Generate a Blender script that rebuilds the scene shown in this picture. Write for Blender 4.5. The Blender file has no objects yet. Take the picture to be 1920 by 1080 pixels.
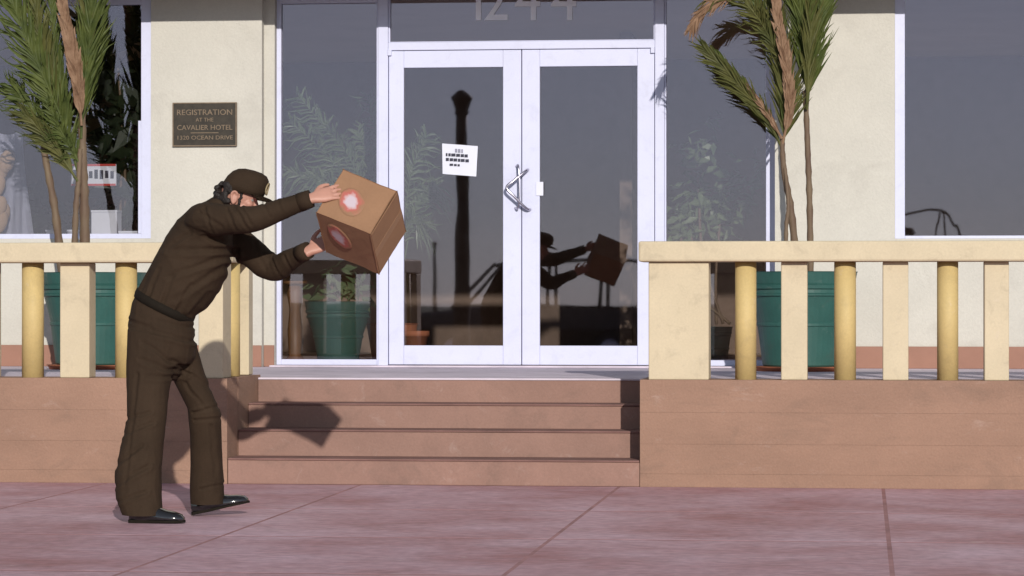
import bpy, bmesh, math, random
from mathutils import Vector, Matrix, noise
rnd = random.Random(7)
SC = bpy.context.scene
COL = SC.collection

# ------------------------------------------------------------------ camera, sky, sun, exposure
FPX, CAM = 5600.0, Vector((0.0, -17.0, 1.067))
YAW, PITCH = math.atan(658 / FPX), -math.atan(22 / FPX)
cd = bpy.data.cameras.new('camera'); cam = bpy.data.objects.new('camera', cd); COL.objects.link(cam)
cam.location = CAM; cam.rotation_euler = (math.radians(90) - PITCH, 0, YAW)
cd.sensor_width = 36.0; cd.lens = 36.0 * FPX / 1920.0; cd.clip_start = 0.1; cd.clip_end = 2000
SC.camera = cam
SUN = Vector((0.270, -1.0, 0.315)).normalized()            # towards the sun
world = bpy.data.worlds.new('World'); SC.world = world; world.use_nodes = True
nt = world.node_tree; sky = nt.nodes.new('ShaderNodeTexSky'); sky.sky_type = 'NISHITA'; sky.sun_disc = False
sky.sun_elevation = math.asin(SUN.z); sky.sun_rotation = math.atan2(SUN.x, SUN.y)
sky.air_density = 0.8; sky.dust_density = 0.0; sky.ozone_density = 4.0
bg = nt.nodes['Background']; bg.inputs['Strength'].default_value = 0.12
hz_ = nt.nodes.new('ShaderNodeHueSaturation'); hz_.inputs['Saturation'].default_value = 0.42      # thin sea haze greys the whole sky
nt.links.new(sky.outputs[0], hz_.inputs['Color']); nt.links.new(hz_.outputs[0], bg.inputs['Color'])
sd = bpy.data.lights.new('sun', 'SUN'); sd.energy = 3.55; sd.angle = math.radians(0.55); sd.color = (1.0, 0.945, 0.87)
so = bpy.data.objects.new('sun', sd); COL.objects.link(so); so.rotation_euler = SUN.to_track_quat('Z', 'Y').to_euler(); so.location = (6, -20, 12)
SC.view_settings.view_transform = 'Standard'; SC.view_settings.look = 'None'
SC.view_settings.exposure = 0.10; SC.view_settings.gamma = 1.0; SC.view_settings.use_curve_mapping = False
SC.cycles.use_denoising = True
SC.cycles.max_bounces = 8; SC.cycles.transparent_max_bounces = 12; SC.cycles.caustics_reflective = False; SC.cycles.caustics_refractive = False

# ------------------------------------------------------------------ helpers
_F = Vector((-math.sin(YAW) * math.cos(PITCH), math.cos(YAW) * math.cos(PITCH), -math.sin(PITCH)))
_R = Vector((math.cos(YAW), math.sin(YAW), 0)); _U = _R.cross(_F)
def W(px, py, Y):
    """world point on the vertical plane y = Y for a position measured in the photograph (1920x1080)"""
    d = _F + _R * ((px - 960) / FPX) - _U * ((py - 540) / FPX)
    return CAM + d * ((Y - CAM.y) / d.y)

MATS = {}
def mat(name, col, rough=0.7, var=0.12, scale=6.0, bump=0.0, bscale=60.0, col2=None, spec=0.4, stretch=(1, 1, 1), metal=0.0, coat=0.0, transl=0.0, fine=0.0, fscale=90.0, dirt=0.0, dscale=3.0, pale=0.0):
    if name in MATS: return MATS[name]
    m = bpy.data.materials.new(name); m.use_nodes = True; MATS[name] = m
    n, l = m.node_tree.nodes, m.node_tree.links; b = n['Principled BSDF']
    b.inputs['Roughness'].default_value = rough; b.inputs['Specular IOR Level'].default_value = spec; b.inputs['Metallic'].default_value = metal
    b.inputs['Coat Weight'].default_value = coat
    g = n.new('ShaderNodeNewGeometry'); mp = n.new('ShaderNodeMapping'); mp.inputs['Scale'].default_value = stretch
    l.new(g.outputs['Position'], mp.inputs['Vector'])
    t = n.new('ShaderNodeTexNoise'); t.inputs['Scale'].default_value = scale; t.inputs['Detail'].default_value = 7; t.inputs['Roughness'].default_value = 0.62
    l.new(mp.outputs[0], t.inputs['Vector'])
    r = n.new('ShaderNodeMapRange'); r.inputs[1].default_value = 0.32; r.inputs[2].default_value = 0.68
    l.new(t.outputs['Fac'], r.inputs[0])
    mx = n.new('ShaderNodeMix'); mx.data_type = 'RGBA'; l.new(r.outputs[0], mx.inputs[0])
    c2 = col2 if col2 else tuple(min(1, c * (1 + var)) for c in col)
    c1 = tuple(c * (1 - var) for c in col) if not col2 else col
    mx.inputs[6].default_value = (*c1, 1); mx.inputs[7].default_value = (*c2, 1)
    out = mx.outputs[2]
    if fine > 0:
        t2 = n.new('ShaderNodeTexNoise'); t2.inputs['Scale'].default_value = fscale; t2.inputs['Detail'].default_value = 4
        l.new(g.outputs['Position'], t2.inputs['Vector'])
        r2 = n.new('ShaderNodeMapRange'); r2.inputs[1].default_value = 0.3; r2.inputs[2].default_value = 0.7; r2.inputs[3].default_value = 1 - fine; r2.inputs[4].default_value = 1 + fine
        l.new(t2.outputs['Fac'], r2.inputs[0])
        vm = n.new('ShaderNodeVectorMath'); vm.operation = 'MULTIPLY'; l.new(out, vm.inputs[0]); l.new(r2.outputs[0], vm.inputs[1]); out = vm.outputs[0]
    for amt, sc_, lo, hi, off in ((dirt, dscale, 0.53, 0.66, 0.0), (pale, dscale * 2.3, 0.60, 0.70, 7.0)):      # stains and chalky scuffs
        if amt <= 0: continue
        va = n.new('ShaderNodeVectorMath'); va.operation = 'ADD'; va.inputs[1].default_value = (off, off, off); l.new(mp.outputs[0], va.inputs[0])
        t4 = n.new('ShaderNodeTexNoise'); t4.inputs['Scale'].default_value = sc_; t4.inputs['Detail'].default_value = 9; t4.inputs['Roughness'].default_value = 0.7; t4.inputs['Distortion'].default_value = 0.6
        l.new(va.outputs[0], t4.inputs['Vector']); r4 = n.new('ShaderNodeMapRange'); r4.inputs[1].default_value = lo; r4.inputs[2].default_value = hi; r4.inputs[4].default_value = 1.0; l.new(t4.outputs['Fac'], r4.inputs[0])
        ml = n.new('ShaderNodeMath'); ml.operation = 'MULTIPLY'; ml.inputs[1].default_value = amt; l.new(r4.outputs[0], ml.inputs[0])
        m4 = n.new('ShaderNodeMix'); m4.data_type = 'RGBA'; l.new(ml.outputs[0], m4.inputs[0]); l.new(out, m4.inputs[6]); m4.inputs[7].default_value = (0.10, 0.075, 0.06, 1) if off == 0 else (0.62, 0.52, 0.48, 1); out = m4.outputs[2]
    l.new(out, b.inputs['Base Color'])
    if bump > 0:
        t3 = n.new('ShaderNodeTexNoise'); t3.inputs['Scale'].default_value = bscale; t3.inputs['Detail'].default_value = 5
        l.new(g.outputs['Position'], t3.inputs['Vector'])
        bp = n.new('ShaderNodeBump'); bp.inputs['Strength'].default_value = bump; bp.inputs['Distance'].default_value = 0.01
        l.new(t3.outputs['Fac'], bp.inputs['Height']); l.new(bp.outputs[0], b.inputs['Normal'])
    if transl > 0:
        tr = n.new('ShaderNodeBsdfTranslucent'); l.new(out, tr.inputs['Color']); ms = n.new('ShaderNodeMixShader'); ms.inputs[0].default_value = transl
        l.new(b.outputs[0], ms.inputs[1]); l.new(tr.outputs[0], ms.inputs[2]); l.new(ms.outputs[0], n['Material Output'].inputs[0])
    return m

def glass_mat():
    m = bpy.data.materials.new('window_glass'); m.use_nodes = True
    n, l = m.node_tree.nodes, m.node_tree.links; n.remove(n['Principled BSDF'])
    tr = n.new('ShaderNodeBsdfTransparent'); tr.inputs[0].default_value = (0.90, 0.90, 0.90, 1)
    gl = n.new('ShaderNodeBsdfGlossy'); gl.inputs['Roughness'].default_value = 0.015; gl.inputs['Color'].default_value = (0.95, 0.855, 1.0, 1)
    fr = n.new('ShaderNodeFresnel'); fr.inputs['IOR'].default_value = 1.62
    mu = n.new('ShaderNodeMath'); mu.operation = 'MULTIPLY_ADD'; mu.inputs[1].default_value = 1.5; mu.inputs[2].default_value = 0.0; mu.use_clamp = True
    l.new(fr.outputs[0], mu.inputs[0])
    g = n.new('ShaderNodeNewGeometry'); t = n.new('ShaderNodeTexNoise'); t.inputs['Scale'].default_value = 1.3
    bp = n.new('ShaderNodeBump'); bp.inputs['Strength'].default_value = 0.02; bp.inputs['Distance'].default_value = 0.02
    l.new(g.outputs['Position'], t.inputs['Vector']); l.new(t.outputs['Fac'], bp.inputs['Height']); l.new(bp.outputs[0], gl.inputs['Normal'])
    mx = n.new('ShaderNodeMixShader'); l.new(mu.outputs[0], mx.inputs[0]); l.new(tr.outputs[0], mx.inputs[1]); l.new(gl.outputs[0], mx.inputs[2])
    l.new(mx.outputs[0], n['Material Output'].inputs[0])
    return m
GLASS = glass_mat()

def tag(o, label=None, cat=None, group=None, kind=None):
    if label: o['label'] = label
    if cat: o['category'] = cat
    if group: o['group'] = group
    if kind: o['kind'] = kind
    return o
def mesh_of(bm, name, m=None, smooth=False):
    me = bpy.data.meshes.new(name); bmesh.ops.recalc_face_normals(bm, faces=bm.faces[:]); bm.to_mesh(me); bm.free()
    if smooth: me.polygons.foreach_set('use_smooth', [True] * len(me.polygons))
    if m: me.materials.append(m)
    return me
def obj(name, data, parent=None, loc=None):
    o = bpy.data.objects.new(name, data); COL.objects.link(o)
    if parent: o.parent = parent
    if loc is not None: o.location = loc
    return o
def mk(name, bm, m, parent=None, smooth=False):
    """mesh given in world coordinates; under a parent that sits elsewhere it is moved into the parent's space"""
    if parent is not None:
        bmesh.ops.transform(bm, matrix=inv_world(parent), verts=bm.verts[:])
    return obj(name, mesh_of(bm, name, m, smooth), parent)
def world_mat(o):
    M = Matrix.Translation(o.location) @ o.rotation_euler.to_matrix().to_4x4()
    return world_mat(o.parent) @ M if o.parent else M
def inv_world(o): return world_mat(o).inverted()
def empty(name, loc=(0, 0, 0)):
    o = bpy.data.objects.new(name, None); COL.objects.link(o); o.location = loc; o.empty_display_size = 0.1
    return o
def box(bm, x0, x1, y0, y1, z0, z1, bev=0.0):
    r = bmesh.ops.create_cube(bm, size=1.0); vs = r['verts']
    for v in vs: v.co = Vector(((x0 + x1) / 2 + v.co.x * (x1 - x0), (y0 + y1) / 2 + v.co.y * (y1 - y0), (z0 + z1) / 2 + v.co.z * (z1 - z0)))
    if bev > 0:
        es = list({e for v in vs for e in v.link_edges})
        bmesh.ops.bevel(bm, geom=es, offset=bev, segments=2, profile=0.5, affect='EDGES')
def bx(*a, bev=0.0):
    bm = bmesh.new(); box(bm, *a, bev=bev); return bm
def loft(bm, rings, cap=True):
    """rings: list of lists of Vectors, equal counts"""
    vr = [[bm.verts.new(p) for p in r] for r in rings]
    n = len(vr[0])
    for a, b in zip(vr, vr[1:]):
        for i in range(n): bm.faces.new((a[i], a[(i + 1) % n], b[(i + 1) % n], b[i]))
    if cap: bm.faces.new(list(reversed(vr[0]))); bm.faces.new(vr[-1])
def ell(c, A, B, n=20, e=2.0):
    c = Vector(c); out = []
    for i in range(n):
        t = 2 * math.pi * i / n; ct, st = math.cos(t), math.sin(t)
        out.append(c + A * (math.copysign(abs(ct) ** (2 / e), ct)) + B * (math.copysign(abs(st) ** (2 / e), st)))
    return out
def tube(bm, pts, rad, n=12, flat=None, cap=True):
    """round tube along pts with a radius per point; flat = (direction, factor) squashes it"""
    pts = [Vector(p) for p in pts]; rings = []
    if not isinstance(rad, (list, tuple)): rad = [rad] * len(pts)
    prev = None
    for i, p in enumerate(pts):
        t = (pts[min(i + 1, len(pts) - 1)] - pts[max(i - 1, 0)]).normalized()
        if prev is None:
            ref = Vector((0, 1, 0)) if abs(t.y) < 0.8 else Vector((1, 0, 0)); a = (ref - t * ref.dot(t)).normalized()
        else: a = (prev - t * prev.dot(t)).normalized()
        prev = a; b = t.cross(a); rings.append(ell(p, a * rad[i], b * rad[i], n))
    loft(bm, rings, cap)
def spline(pts, k=6):
    pts = [Vector(p) for p in pts]; out = []
    for i in range(len(pts) - 1):
        p0, p1, p2, p3 = pts[max(i - 1, 0)], pts[i], pts[i + 1], pts[min(i + 2, len(pts) - 1)]
        for j in range(k):
            t = j / k
            out.append(0.5 * ((2 * p1) + (p2 - p0) * t + (2 * p0 - 5 * p1 + 4 * p2 - p3) * t * t + (3 * p1 - p0 - 3 * p2 + p3) * t ** 3))
    out.append(pts[-1]); return out
def lerp_list(v, k=6):
    out = []
    for a, b in zip(v, v[1:]): out += [a + (b - a) * j / k for j in range(k)]
    return out + [v[-1]]
def ball(bm, c, A, B, Cc, seg=16):
    r = bmesh.ops.create_uvsphere(bm, u_segments=seg, v_segments=max(6, seg // 2), radius=1.0)
    for v in r['verts']: v.co = Vector(c) + A * v.co.x + B * v.co.y + Cc * v.co.z
def lathe(bm, c, prof, n=40):
    loft(bm, [ell((c[0], c[1], c[2] + z), Vector((r, 0, 0)), Vector((0, r, 0)), n) for r, z in prof])
def text_mesh(name, txt, m, size, origin, parent=None, align='CENTER', sx=1.0, yaw=0.0, ext=0.0, roll=0.0):
    """flat lettering standing in the plane y = const, facing the street"""
    c = bpy.data.curves.new(name, 'FONT'); c.body = txt; c.size = size; c.align_x = align; c.extrude = ext; c.resolution_u = 3
    o = bpy.data.objects.new(name, c); COL.objects.link(o); bpy.context.view_layer.update()
    me = bpy.data.meshes.new_from_object(o.evaluated_get(bpy.context.evaluated_depsgraph_get())); bpy.data.objects.remove(o)
    me.transform(Matrix.Translation(Vector(origin)) @ Matrix.Rotation(math.radians(90), 4, 'X') @ Matrix.Rotation(roll, 4, 'Z') @ Matrix.Diagonal((sx, 1, 1, 1)))
    me.materials.clear(); me.materials.append(m)
    if parent: me.transform(inv_world(parent))
    return obj(name, me, parent)
def copy_tree(o, parent=None):
    c = o.copy(); COL.objects.link(c); c.parent = parent
    for ch in list(o.children): copy_tree(ch, c)
    return c

# ------------------------------------------------------------------ materials
M_WALL = mat('cream_stucco', (0.535, 0.512, 0.455), 0.85, 0.06, 1.6, dirt=0.10, dscale=2.2, bump=0.25, bscale=70, fine=0.035)
M_RAIL = mat('buff_paint', (0.55, 0.465, 0.320), 0.65, 0.06, 3.0, dirt=0.16, dscale=7.0, pale=0.15, bump=0.10, bscale=40, fine=0.04)
M_YEL = mat('ochre_yellow_paint', (0.54, 0.405, 0.175), 0.65, 0.07, 4.0, dirt=0.14, dscale=8.0, pale=0.2, bump=0.08, bscale=40, fine=0.04)
M_BROWN = mat('terracotta_painted_block', (0.285, 0.170, 0.119), 0.8, 0.12, 1.3, dirt=0.20, dscale=2.2, pale=0.14, bump=0.3, bscale=55, fine=0.06, stretch=(1, 1, 2.2))
M_RISER = mat('terracotta_painted_step', (0.265, 0.155, 0.121), 0.8, 0.12, 2.0, dirt=0.22, dscale=3.5, pale=0.12, bump=0.2, bscale=50, fine=0.05)
M_TREAD = mat('worn_oxblood_tread', (0.19, 0.10, 0.085), 0.8, 0.25, 3.0, bump=0.2, bscale=50)
M_BASE = mat('terracotta_baseboard', (0.30, 0.155, 0.11), 0.75, 0.1, 3.0)
M_PORCH = mat('mauve_porch_concrete', (0.60, 0.53, 0.60), 0.75, 0.18, 2.5, bump=0.1)
M_SLAB = mat('mauve_pavement', (0.365, 0.170, 0.175), 0.75, 0.2, 0.9, bump=0.3, bscale=45, col2=(0.58, 0.40, 0.46), stretch=(1, 1.0, 1), fine=0.16, fscale=16, dirt=0.14, dscale=3.0, pale=0.35)
M_JOINT = mat('pavement_bed', (0.35, 0.18, 0.18), 0.9, 0.25, 4.0)
M_FRAME = mat('white_painted_metal', (0.585, 0.60, 0.76), 0.4, 0.03, 2.0, fine=0.02, dirt=0.08, dscale=9.0)
M_BRONZE = mat('dark_bronze', (0.035, 0.028, 0.020), 0.5, 0.3, 20, metal=0.3)
M_BRONZE2 = mat('raised_bronze', (0.20, 0.145, 0.095), 0.45, 0.2, 30, metal=0.2)
M_POT = mat('green_pot_plastic', (0.026, 0.092, 0.078), 0.5, 0.12, 5.0, fine=0.06, dirt=0.2, dscale=5.0, pale=0.08)
M_SOIL = mat('potting_soil', (0.035, 0.022, 0.014), 0.95, 0.4, 30, bump=0.8)
M_TERRA = mat('terracotta_clay', (0.38, 0.13, 0.065), 0.8, 0.12, 8)
M_LEAF = mat('palm_leaflet_green', (0.060, 0.085, 0.020), 0.6, 0.3, 9, col2=(0.125, 0.150, 0.036), transl=0.3)
M_LEAF2 = mat('palm_leaflet_olive', (0.075, 0.085, 0.025), 0.6, 0.3, 9, col2=(0.150, 0.145, 0.042), transl=0.3)
M_DEAD = mat('dry_palm_frond', (0.19, 0.105, 0.060), 0.75, 0.3, 14, col2=(0.34, 0.215, 0.135), transl=0.15)
M_STEM = mat('palm_stem', (0.105, 0.062, 0.042), 0.7, 0.3, 14, col2=(0.16, 0.115, 0.070), stretch=(1, 1, 0.35))
M_INLEAF = mat('indoor_plant_leaf', (0.075, 0.12, 0.055), 0.4, 0.35, 6, col2=(0.17, 0.22, 0.11), transl=0.25)
M_SHADELEAF = mat('shade_darkened_leaf', (0.014, 0.022, 0.010), 0.5, 0.3, 6)  # leaf colour darkened to stand in for the low light indoors
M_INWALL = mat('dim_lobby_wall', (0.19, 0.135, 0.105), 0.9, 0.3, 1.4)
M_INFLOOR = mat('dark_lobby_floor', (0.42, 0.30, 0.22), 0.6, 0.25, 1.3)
M_WHITE = mat('white_card', (0.66, 0.67, 0.76), 0.7, 0.03, 4)
M_INK = mat('dark_ink', (0.03, 0.03, 0.05), 0.7, 0.1, 20)
M_RED = mat('red_print', (0.50, 0.05, 0.04), 0.6, 0.1, 20)
M_CHROME = mat('worn_chrome', (0.50, 0.48, 0.55), 0.30, 0.05, 10, metal=1.0)
M_DARKMETAL = mat('dark_metal_tube', (0.025, 0.022, 0.02), 0.5, 0.2, 10)
M_UNI = mat('brown_uniform_twill', (0.037, 0.0235, 0.0145), 0.85, 0.12, 6, bump=0.25, bscale=260, spec=0.12, fine=0.08, fscale=160)
M_BELT = mat('dark_belt_leather', (0.012, 0.009, 0.006), 0.85, 0.1, 20, spec=0.15)
M_SKIN = mat('skin', (0.46, 0.235, 0.175), 0.5, 0.06, 18, bump=0.05, bscale=120)
M_HAIR = mat('dark_curly_hair', (0.016, 0.011, 0.009), 0.6, 0.3, 60, bump=0.6, bscale=140)
M_SHOE = mat('polished_black_leather', (0.010, 0.010, 0.011), 0.12, 0.1, 10, spec=0.7, coat=0.6)
M_CARD = mat('brown_cardboard', (0.275, 0.150, 0.082), 0.8, 0.06, 7, bump=0.08, bscale=50, fine=0.03)
M_TAPE = mat('buff_packing_tape', (0.29, 0.165, 0.095), 0.5, 0.05, 10)
M_ROAD = mat('asphalt', (0.05, 0.05, 0.053), 0.9, 0.2, 2, bump=0.3)
M_GRASS = mat('park_grass', (0.06, 0.085, 0.03), 0.9, 0.3, 0.4)
M_KERB = mat('concrete_kerb', (0.32, 0.30, 0.28), 0.85, 0.12, 3)
M_RUST = mat('brown_lamp_iron', (0.055, 0.034, 0.022), 0.6, 0.2, 8)
M_EYE = mat('eye_white', (0.25, 0.22, 0.20), 0.2, 0.02, 5)
M_CLOTH = mat('white_dust_sheet', (0.52, 0.53, 0.66), 0.85, 0.05, 4)
M_TAN = mat('tan_cloth', (0.36, 0.24, 0.15), 0.85, 0.1, 6)
M_UPHOL = mat('black_upholstery', (0.012, 0.012, 0.010), 0.6, 0.2, 8)
M_FARWALL = mat('far_block_wall', (0.16, 0.14, 0.15), 0.9, 0.05, 0.3)

# ------------------------------------------------------------------ setting: ground, road, pavement
H_TOP, Z_FLOOR, Y_WALL, Y_DOOR = 0.611, 0.593, 3.75, 3.90
X_CL, X_CR = -3.66, -1.263
tag(mk('ground', bx(-400, 400, -700, 60, -0.40, -0.17), M_GRASS), 'flat park ground stretching away behind the street', kind='structure')
tag(mk('road', bx(-200, 200, -15.8, -8.24, -0.30, -0.14), M_ROAD), 'dark asphalt road beyond the pavement', kind='structure')
tag(mk('kerb', bx(-60, 60, -8.22, -8.06, -0.30, 0.0, bev=0.015), M_KERB), 'pale concrete kerb along the pavement', kind='structure')
walk = tag(mk('pavement', bx(-30, 30, -8.05, 0.6, -0.12, -0.0006), M_JOINT), 'mauve painted concrete pavement in front of the hotel', kind='structure')
SX, SY = 1.495, 1.78
slab_me = {}
for j in range(4):
    y1 = -0.004 if j == 0 else -0.19 - SY * j
    y0 = -0.19 - SY * (j + 1)
    if j == 3: y0 = -8.05
    for i in range(-7, 5):
        x0 = 0.113 + SX * i
        bm = bx(x0 + 0.010, x0 + SX - 0.010, y0 + 0.02, y1 - (0.02 if j else 0), -0.06, 0.0)
        mk('slab', bm, M_SLAB, walk)

# terrace floor
bm = bmesh.new()
box(bm, -9.5, X_CL, 0.302, Y_WALL, -0.05, Z_FLOOR); box(bm, X_CL, X_CR, 0.96, Y_WALL, -0.05, Z_FLOOR); box(bm, X_CR, 6.0, 0.302, Y_WALL, -0.05, Z_FLOOR)
box(bm, -4.2, -0.55, Y_WALL, Y_DOOR + 0.1, -0.05, Z_FLOOR)
tag(mk('terrace_floor', bm, M_PORCH), 'grey mauve concrete terrace floor behind the balustrade', kind='structure')

# terrace front walls laid in courses
def terrace_wall(x0, x1, side, label):
    t = empty('terrace_wall', ((x0 + x1) / 2, 0.15, 0)); tag(t, label, 'wall', 'low walls beside the steps')
    zs = [0.0, 0.075, 0.245, 0.425, H_TOP]
    r2 = random.Random(int(x0 * 10))
    for k in range(4):
        yo = [0.0, 0.0007, 0.0002, 0.0009][k]
        xa, xb = x0, x1
        mk('block_course', bx(xa, xb, yo, 0.30, zs[k] + (0.0004 if k else 0), zs[k + 1], bev=0.0008), M_BROWN, t)
    cx0, cx1 = (x1 - 0.26, x1 + 0.0015) if side > 0 else (x0 - 0.0015, x0 + 0.26)
    mk('cheek', bx(cx0, cx1, 0.3005, 0.958, 0, H_TOP - 0.002), M_BROWN, t)
    return t
TWL = terrace_wall(-9.5, X_CL, 1, 'long low terracotta painted wall behind the man, left of the steps')
TWR = terrace_wall(X_CR, 6.0, -1, 'long low terracotta painted wall right of the steps')

# entrance steps
st = tag(empty('entrance_steps', (-2.4, 0.4, 0)), 'four wide terracotta painted steps up to the glass doors', 'steps')
zz = [0.150, 0.304, 0.449, Z_FLOOR]; yy = [0.0, 0.29, 0.58, 0.87]
for k in range(4):
    yb = yy[k + 1] + 0.02 if k < 3 else 0.9595
    s = mk('step', bx(X_CL + 0.003, X_CR - 0.003, yy[k] + 0.006, yb, 0.0 if k == 0 else zz[k - 1] - 0.03, zz[k] - 0.012, bev=0.004), M_RISER, st)
    mk('tread', bx(X_CL + 0.004, X_CR - 0.004, yy[k] - 0.001, yb, zz[k] - 0.0115, zz[k] + (0.0008 if k == 3 else 0), bev=0.004), M_TREAD if k < 3 else M_PORCH, s)

# ------------------------------------------------------------------ balustrades
def balustrade(name_loc, label, front, ret_x, pier, posts, rail_x):
    b = tag(empty('balustrade', name_loc), label, 'balustrade', 'cream and yellow balustrades')
    zt, zb = 1.400, 1.283
    mk('rail', bx(rail_x[0], rail_x[1], -0.03, 0.27, zb, zt, bev=0.012), M_RAIL, b)
    mk('pier', bx(pier[0], pier[1], 0.012, 0.24, H_TOP, zb, bev=0.006), M_RAIL, b)
    for (c, w, kind) in posts:
        if kind == 'Y':
            bm = bmesh.new(); loft(bm, [ell((c, 0.12, z), Vector((w / 2, 0, 0)), Vector((0, w / 2, 0)), 24) for z in (H_TOP, zb)])
            mk('round_post', bm, M_YEL, b, True)
        else: mk('square_post', bx(c - w / 2, c + w / 2, 0.045, 0.195, H_TOP, zb, bev=0.006), M_RAIL, b)
    return b
def px0(p, Y=0.1): return W(p, 600, Y).x
postsR = []
k = 0
for c0, c1, kd in ((1378, 1418, 'Y'), (1465, 1514, 'W'), (1564, 1605, 'Y'), (1655, 1703, 'W'), (1757, 1797, 'Y'), (1845, 1891, 'W')):
    postsR.append(((px0(c0) + px0(c1)) / 2, px0(c1) - px0(c0), kd))
step_ = 0.288
for i in range(1, 8): postsR.append((postsR[5][0] + step_ * i, 0.13 if i % 2 else 0.145, 'Y' if i % 2 else 'W'))
BR = balustrade((px0(1216), 0.12, H_TOP), 'cream and yellow balustrade right of the glass doors, with its wide end pier', None, None,
                (W(1216, 600, 0.012).x, W(1329, 600, 0.012).x), postsR, (W(1197, 480, -0.03).x, 6.0))
postsL = []
for c0, c1, kd in ((40, 80, 'Y'), (117, 172, 'W'), (215, 255, 'Y'), (296, 346, 'W')):
    postsL.append(((px0(c0) + px0(c1)) / 2, px0(c1) - px0(c0), kd))
for i in range(1, 12): postsL.append((postsL[0][0] - step_ * i, 0.13 if i % 2 == 0 else 0.15, 'W' if i % 2 else 'Y'))
xe = W(418, 600, 0.012).x
BL = balustrade((-4.0, 0.12, H_TOP), 'cream and yellow balustrade behind the man, turning back along the steps', None, None,
                (W(372, 600, 0.012).x, xe), postsL, (-9.5, xe + 0.0))
# its short return beside the steps
mk('return_rail', bx(xe - 0.24, xe, 0.2715, 0.92, 1.285, 1.398, bev=0.012), M_RAIL, BL)
bm = bmesh.new(); loft(bm, [ell((xe - 0.075, 0.53, z), Vector((0.066, 0, 0)), Vector((0, 0.066, 0)), 24) for z in (H_TOP, 1.286)])
mk('round_post', bm, M_YEL, BL, True)
mk('square_post', bx(xe - 0.15, xe - 0.006, 0.78, 0.90, H_TOP, 1.286, bev=0.006), M_RAIL, BL)

# ------------------------------------------------------------------ hotel building
HB = tag(empty('hotel_building', (-2.2, Y_WALL, Z_FLOOR)), 'cream stucco hotel front with white framed windows and glass doors', 'building')
ZH = 3.215; Y_BK = Y_WALL + 0.24
XL1 = W(283, 300, Y_WALL).x; XP1 = W(491, 300, Y_WALL).x; XS1 = W(515, 300, Y_WALL + 0.08).x
XR0 = W(1453, 300, Y_WALL).x; XR1 = W(1678, 300, Y_WALL).x
bm = bmesh.new()
box(bm, -9.5, XL1, Y_WALL, Y_BK, Z_FLOOR, 1.502)                       # under the left window
box(bm, -9.5, -7.6, Y_WALL, Y_BK, 1.502, ZH)
box(bm, XL1, XP1, Y_WALL, Y_BK, Z_FLOOR, ZH)                           # pier with the plaque
box(bm, XP1, XS1, Y_WALL + 0.08, Y_BK, Z_FLOOR, ZH)                             # set-back strip
box(bm, XR0, XR1, Y_WALL, Y_BK, Z_FLOOR, ZH)                           # right pier
box(bm, XR1, 6.0, Y_WALL, Y_BK, Z_FLOOR, 1.488)
box(bm, 3.2, 6.0, Y_WALL, Y_BK, 1.488, ZH)
box(bm, -9.5, 6.0, Y_WALL, Y_BK, ZH, 9.0)
mk('wall', bm, M_WALL, HB)
mk('ledge', bx(-9.8, 6.3, Y_WALL - 0.70, Y_WALL, 3.255, 3.42, bev=0.02), M_WALL, HB)
for (a, b_) in ((-9.5, XP1 - 0.0), (XR0, 6.0)):
    mk('baseboard', bx(a, b_, Y_WALL - 0.018, Y_WALL - 0.0005, Z_FLOOR, 0.745, bev=0.004), M_BASE, HB)
mk('baseboard', bx(XP1 + 0.001, XS1 - 0.001, Y_WALL + 0.062, Y_WALL + 0.0795, Z_FLOOR, 0.745, bev=0.003), M_BASE, HB)

def window(x0, x1, z0, z1, y, fw, label=None, fwb=None, sill=None, depth=0.06, skip_top=False, fl=None, fr=None):
    fl = fw if fl is None else fl; fr = fw if fr is None else fr; fwb = fw if fwb is None else fwb
    bm = bmesh.new()
    box(bm, x0, x0 + fl, y, y + depth, z0, z1, bev=0.003); box(bm, x1 - fr, x1, y, y + depth, z0, z1, bev=0.003)
    box(bm, x0 + fl, x1 - fr, y + 0.002, y + depth, z0, z0 + fwb, bev=0.003); box(bm, x0 + fl, x1 - fr, y + 0.002, y + depth, z1 - fw, z1, bev=0.003)
    w = mk('window', bm, M_FRAME, HB)
    mk('pane', bx(x0 + fl - 0.004, x1 - fr + 0.004, y + 0.028, y + 0.034, z0 + fwb - 0.004, z1 - fw + 0.004), GLASS, w)
    if sill: mk('sill', bx(x0, x1, y - 0.05, y - 0.001, z0 - 0.0, z0 + sill, bev=0.004), M_FRAME, w)
    return w
wl = window(-7.6, XL1, 1.502, ZH, Y_WALL + 0.012, 0.05, fr=0.075, fwb=0.035)
mk('jamb', bx(W(258, 300, Y_WALL).x, W(268, 300, Y_WALL).x, Y_WALL + 0.018, Y_WALL + 0.039, 1.5385, W(262, 226, Y_WALL).z), M_FRAME, wl)
wr = window(XR1, 3.2, 1.488, ZH, Y_WALL + 0.012, 0.05, fl=0.068, fwb=0.02)
X = lambda p: W(p, 400, Y_DOOR).x
wls = window(XS1, X(709), 0.604, ZH, Y_DOOR, 0.042, fl=X(527) - XS1, fr=0.012, fwb=0.04)
wrs = window(X(1246), XR0 + 0.03, 0.604, ZH, Y_DOOR, 0.042, fl=0.012, fr=X(1455) - X(1437) + 0.03, fwb=0.04)
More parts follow.
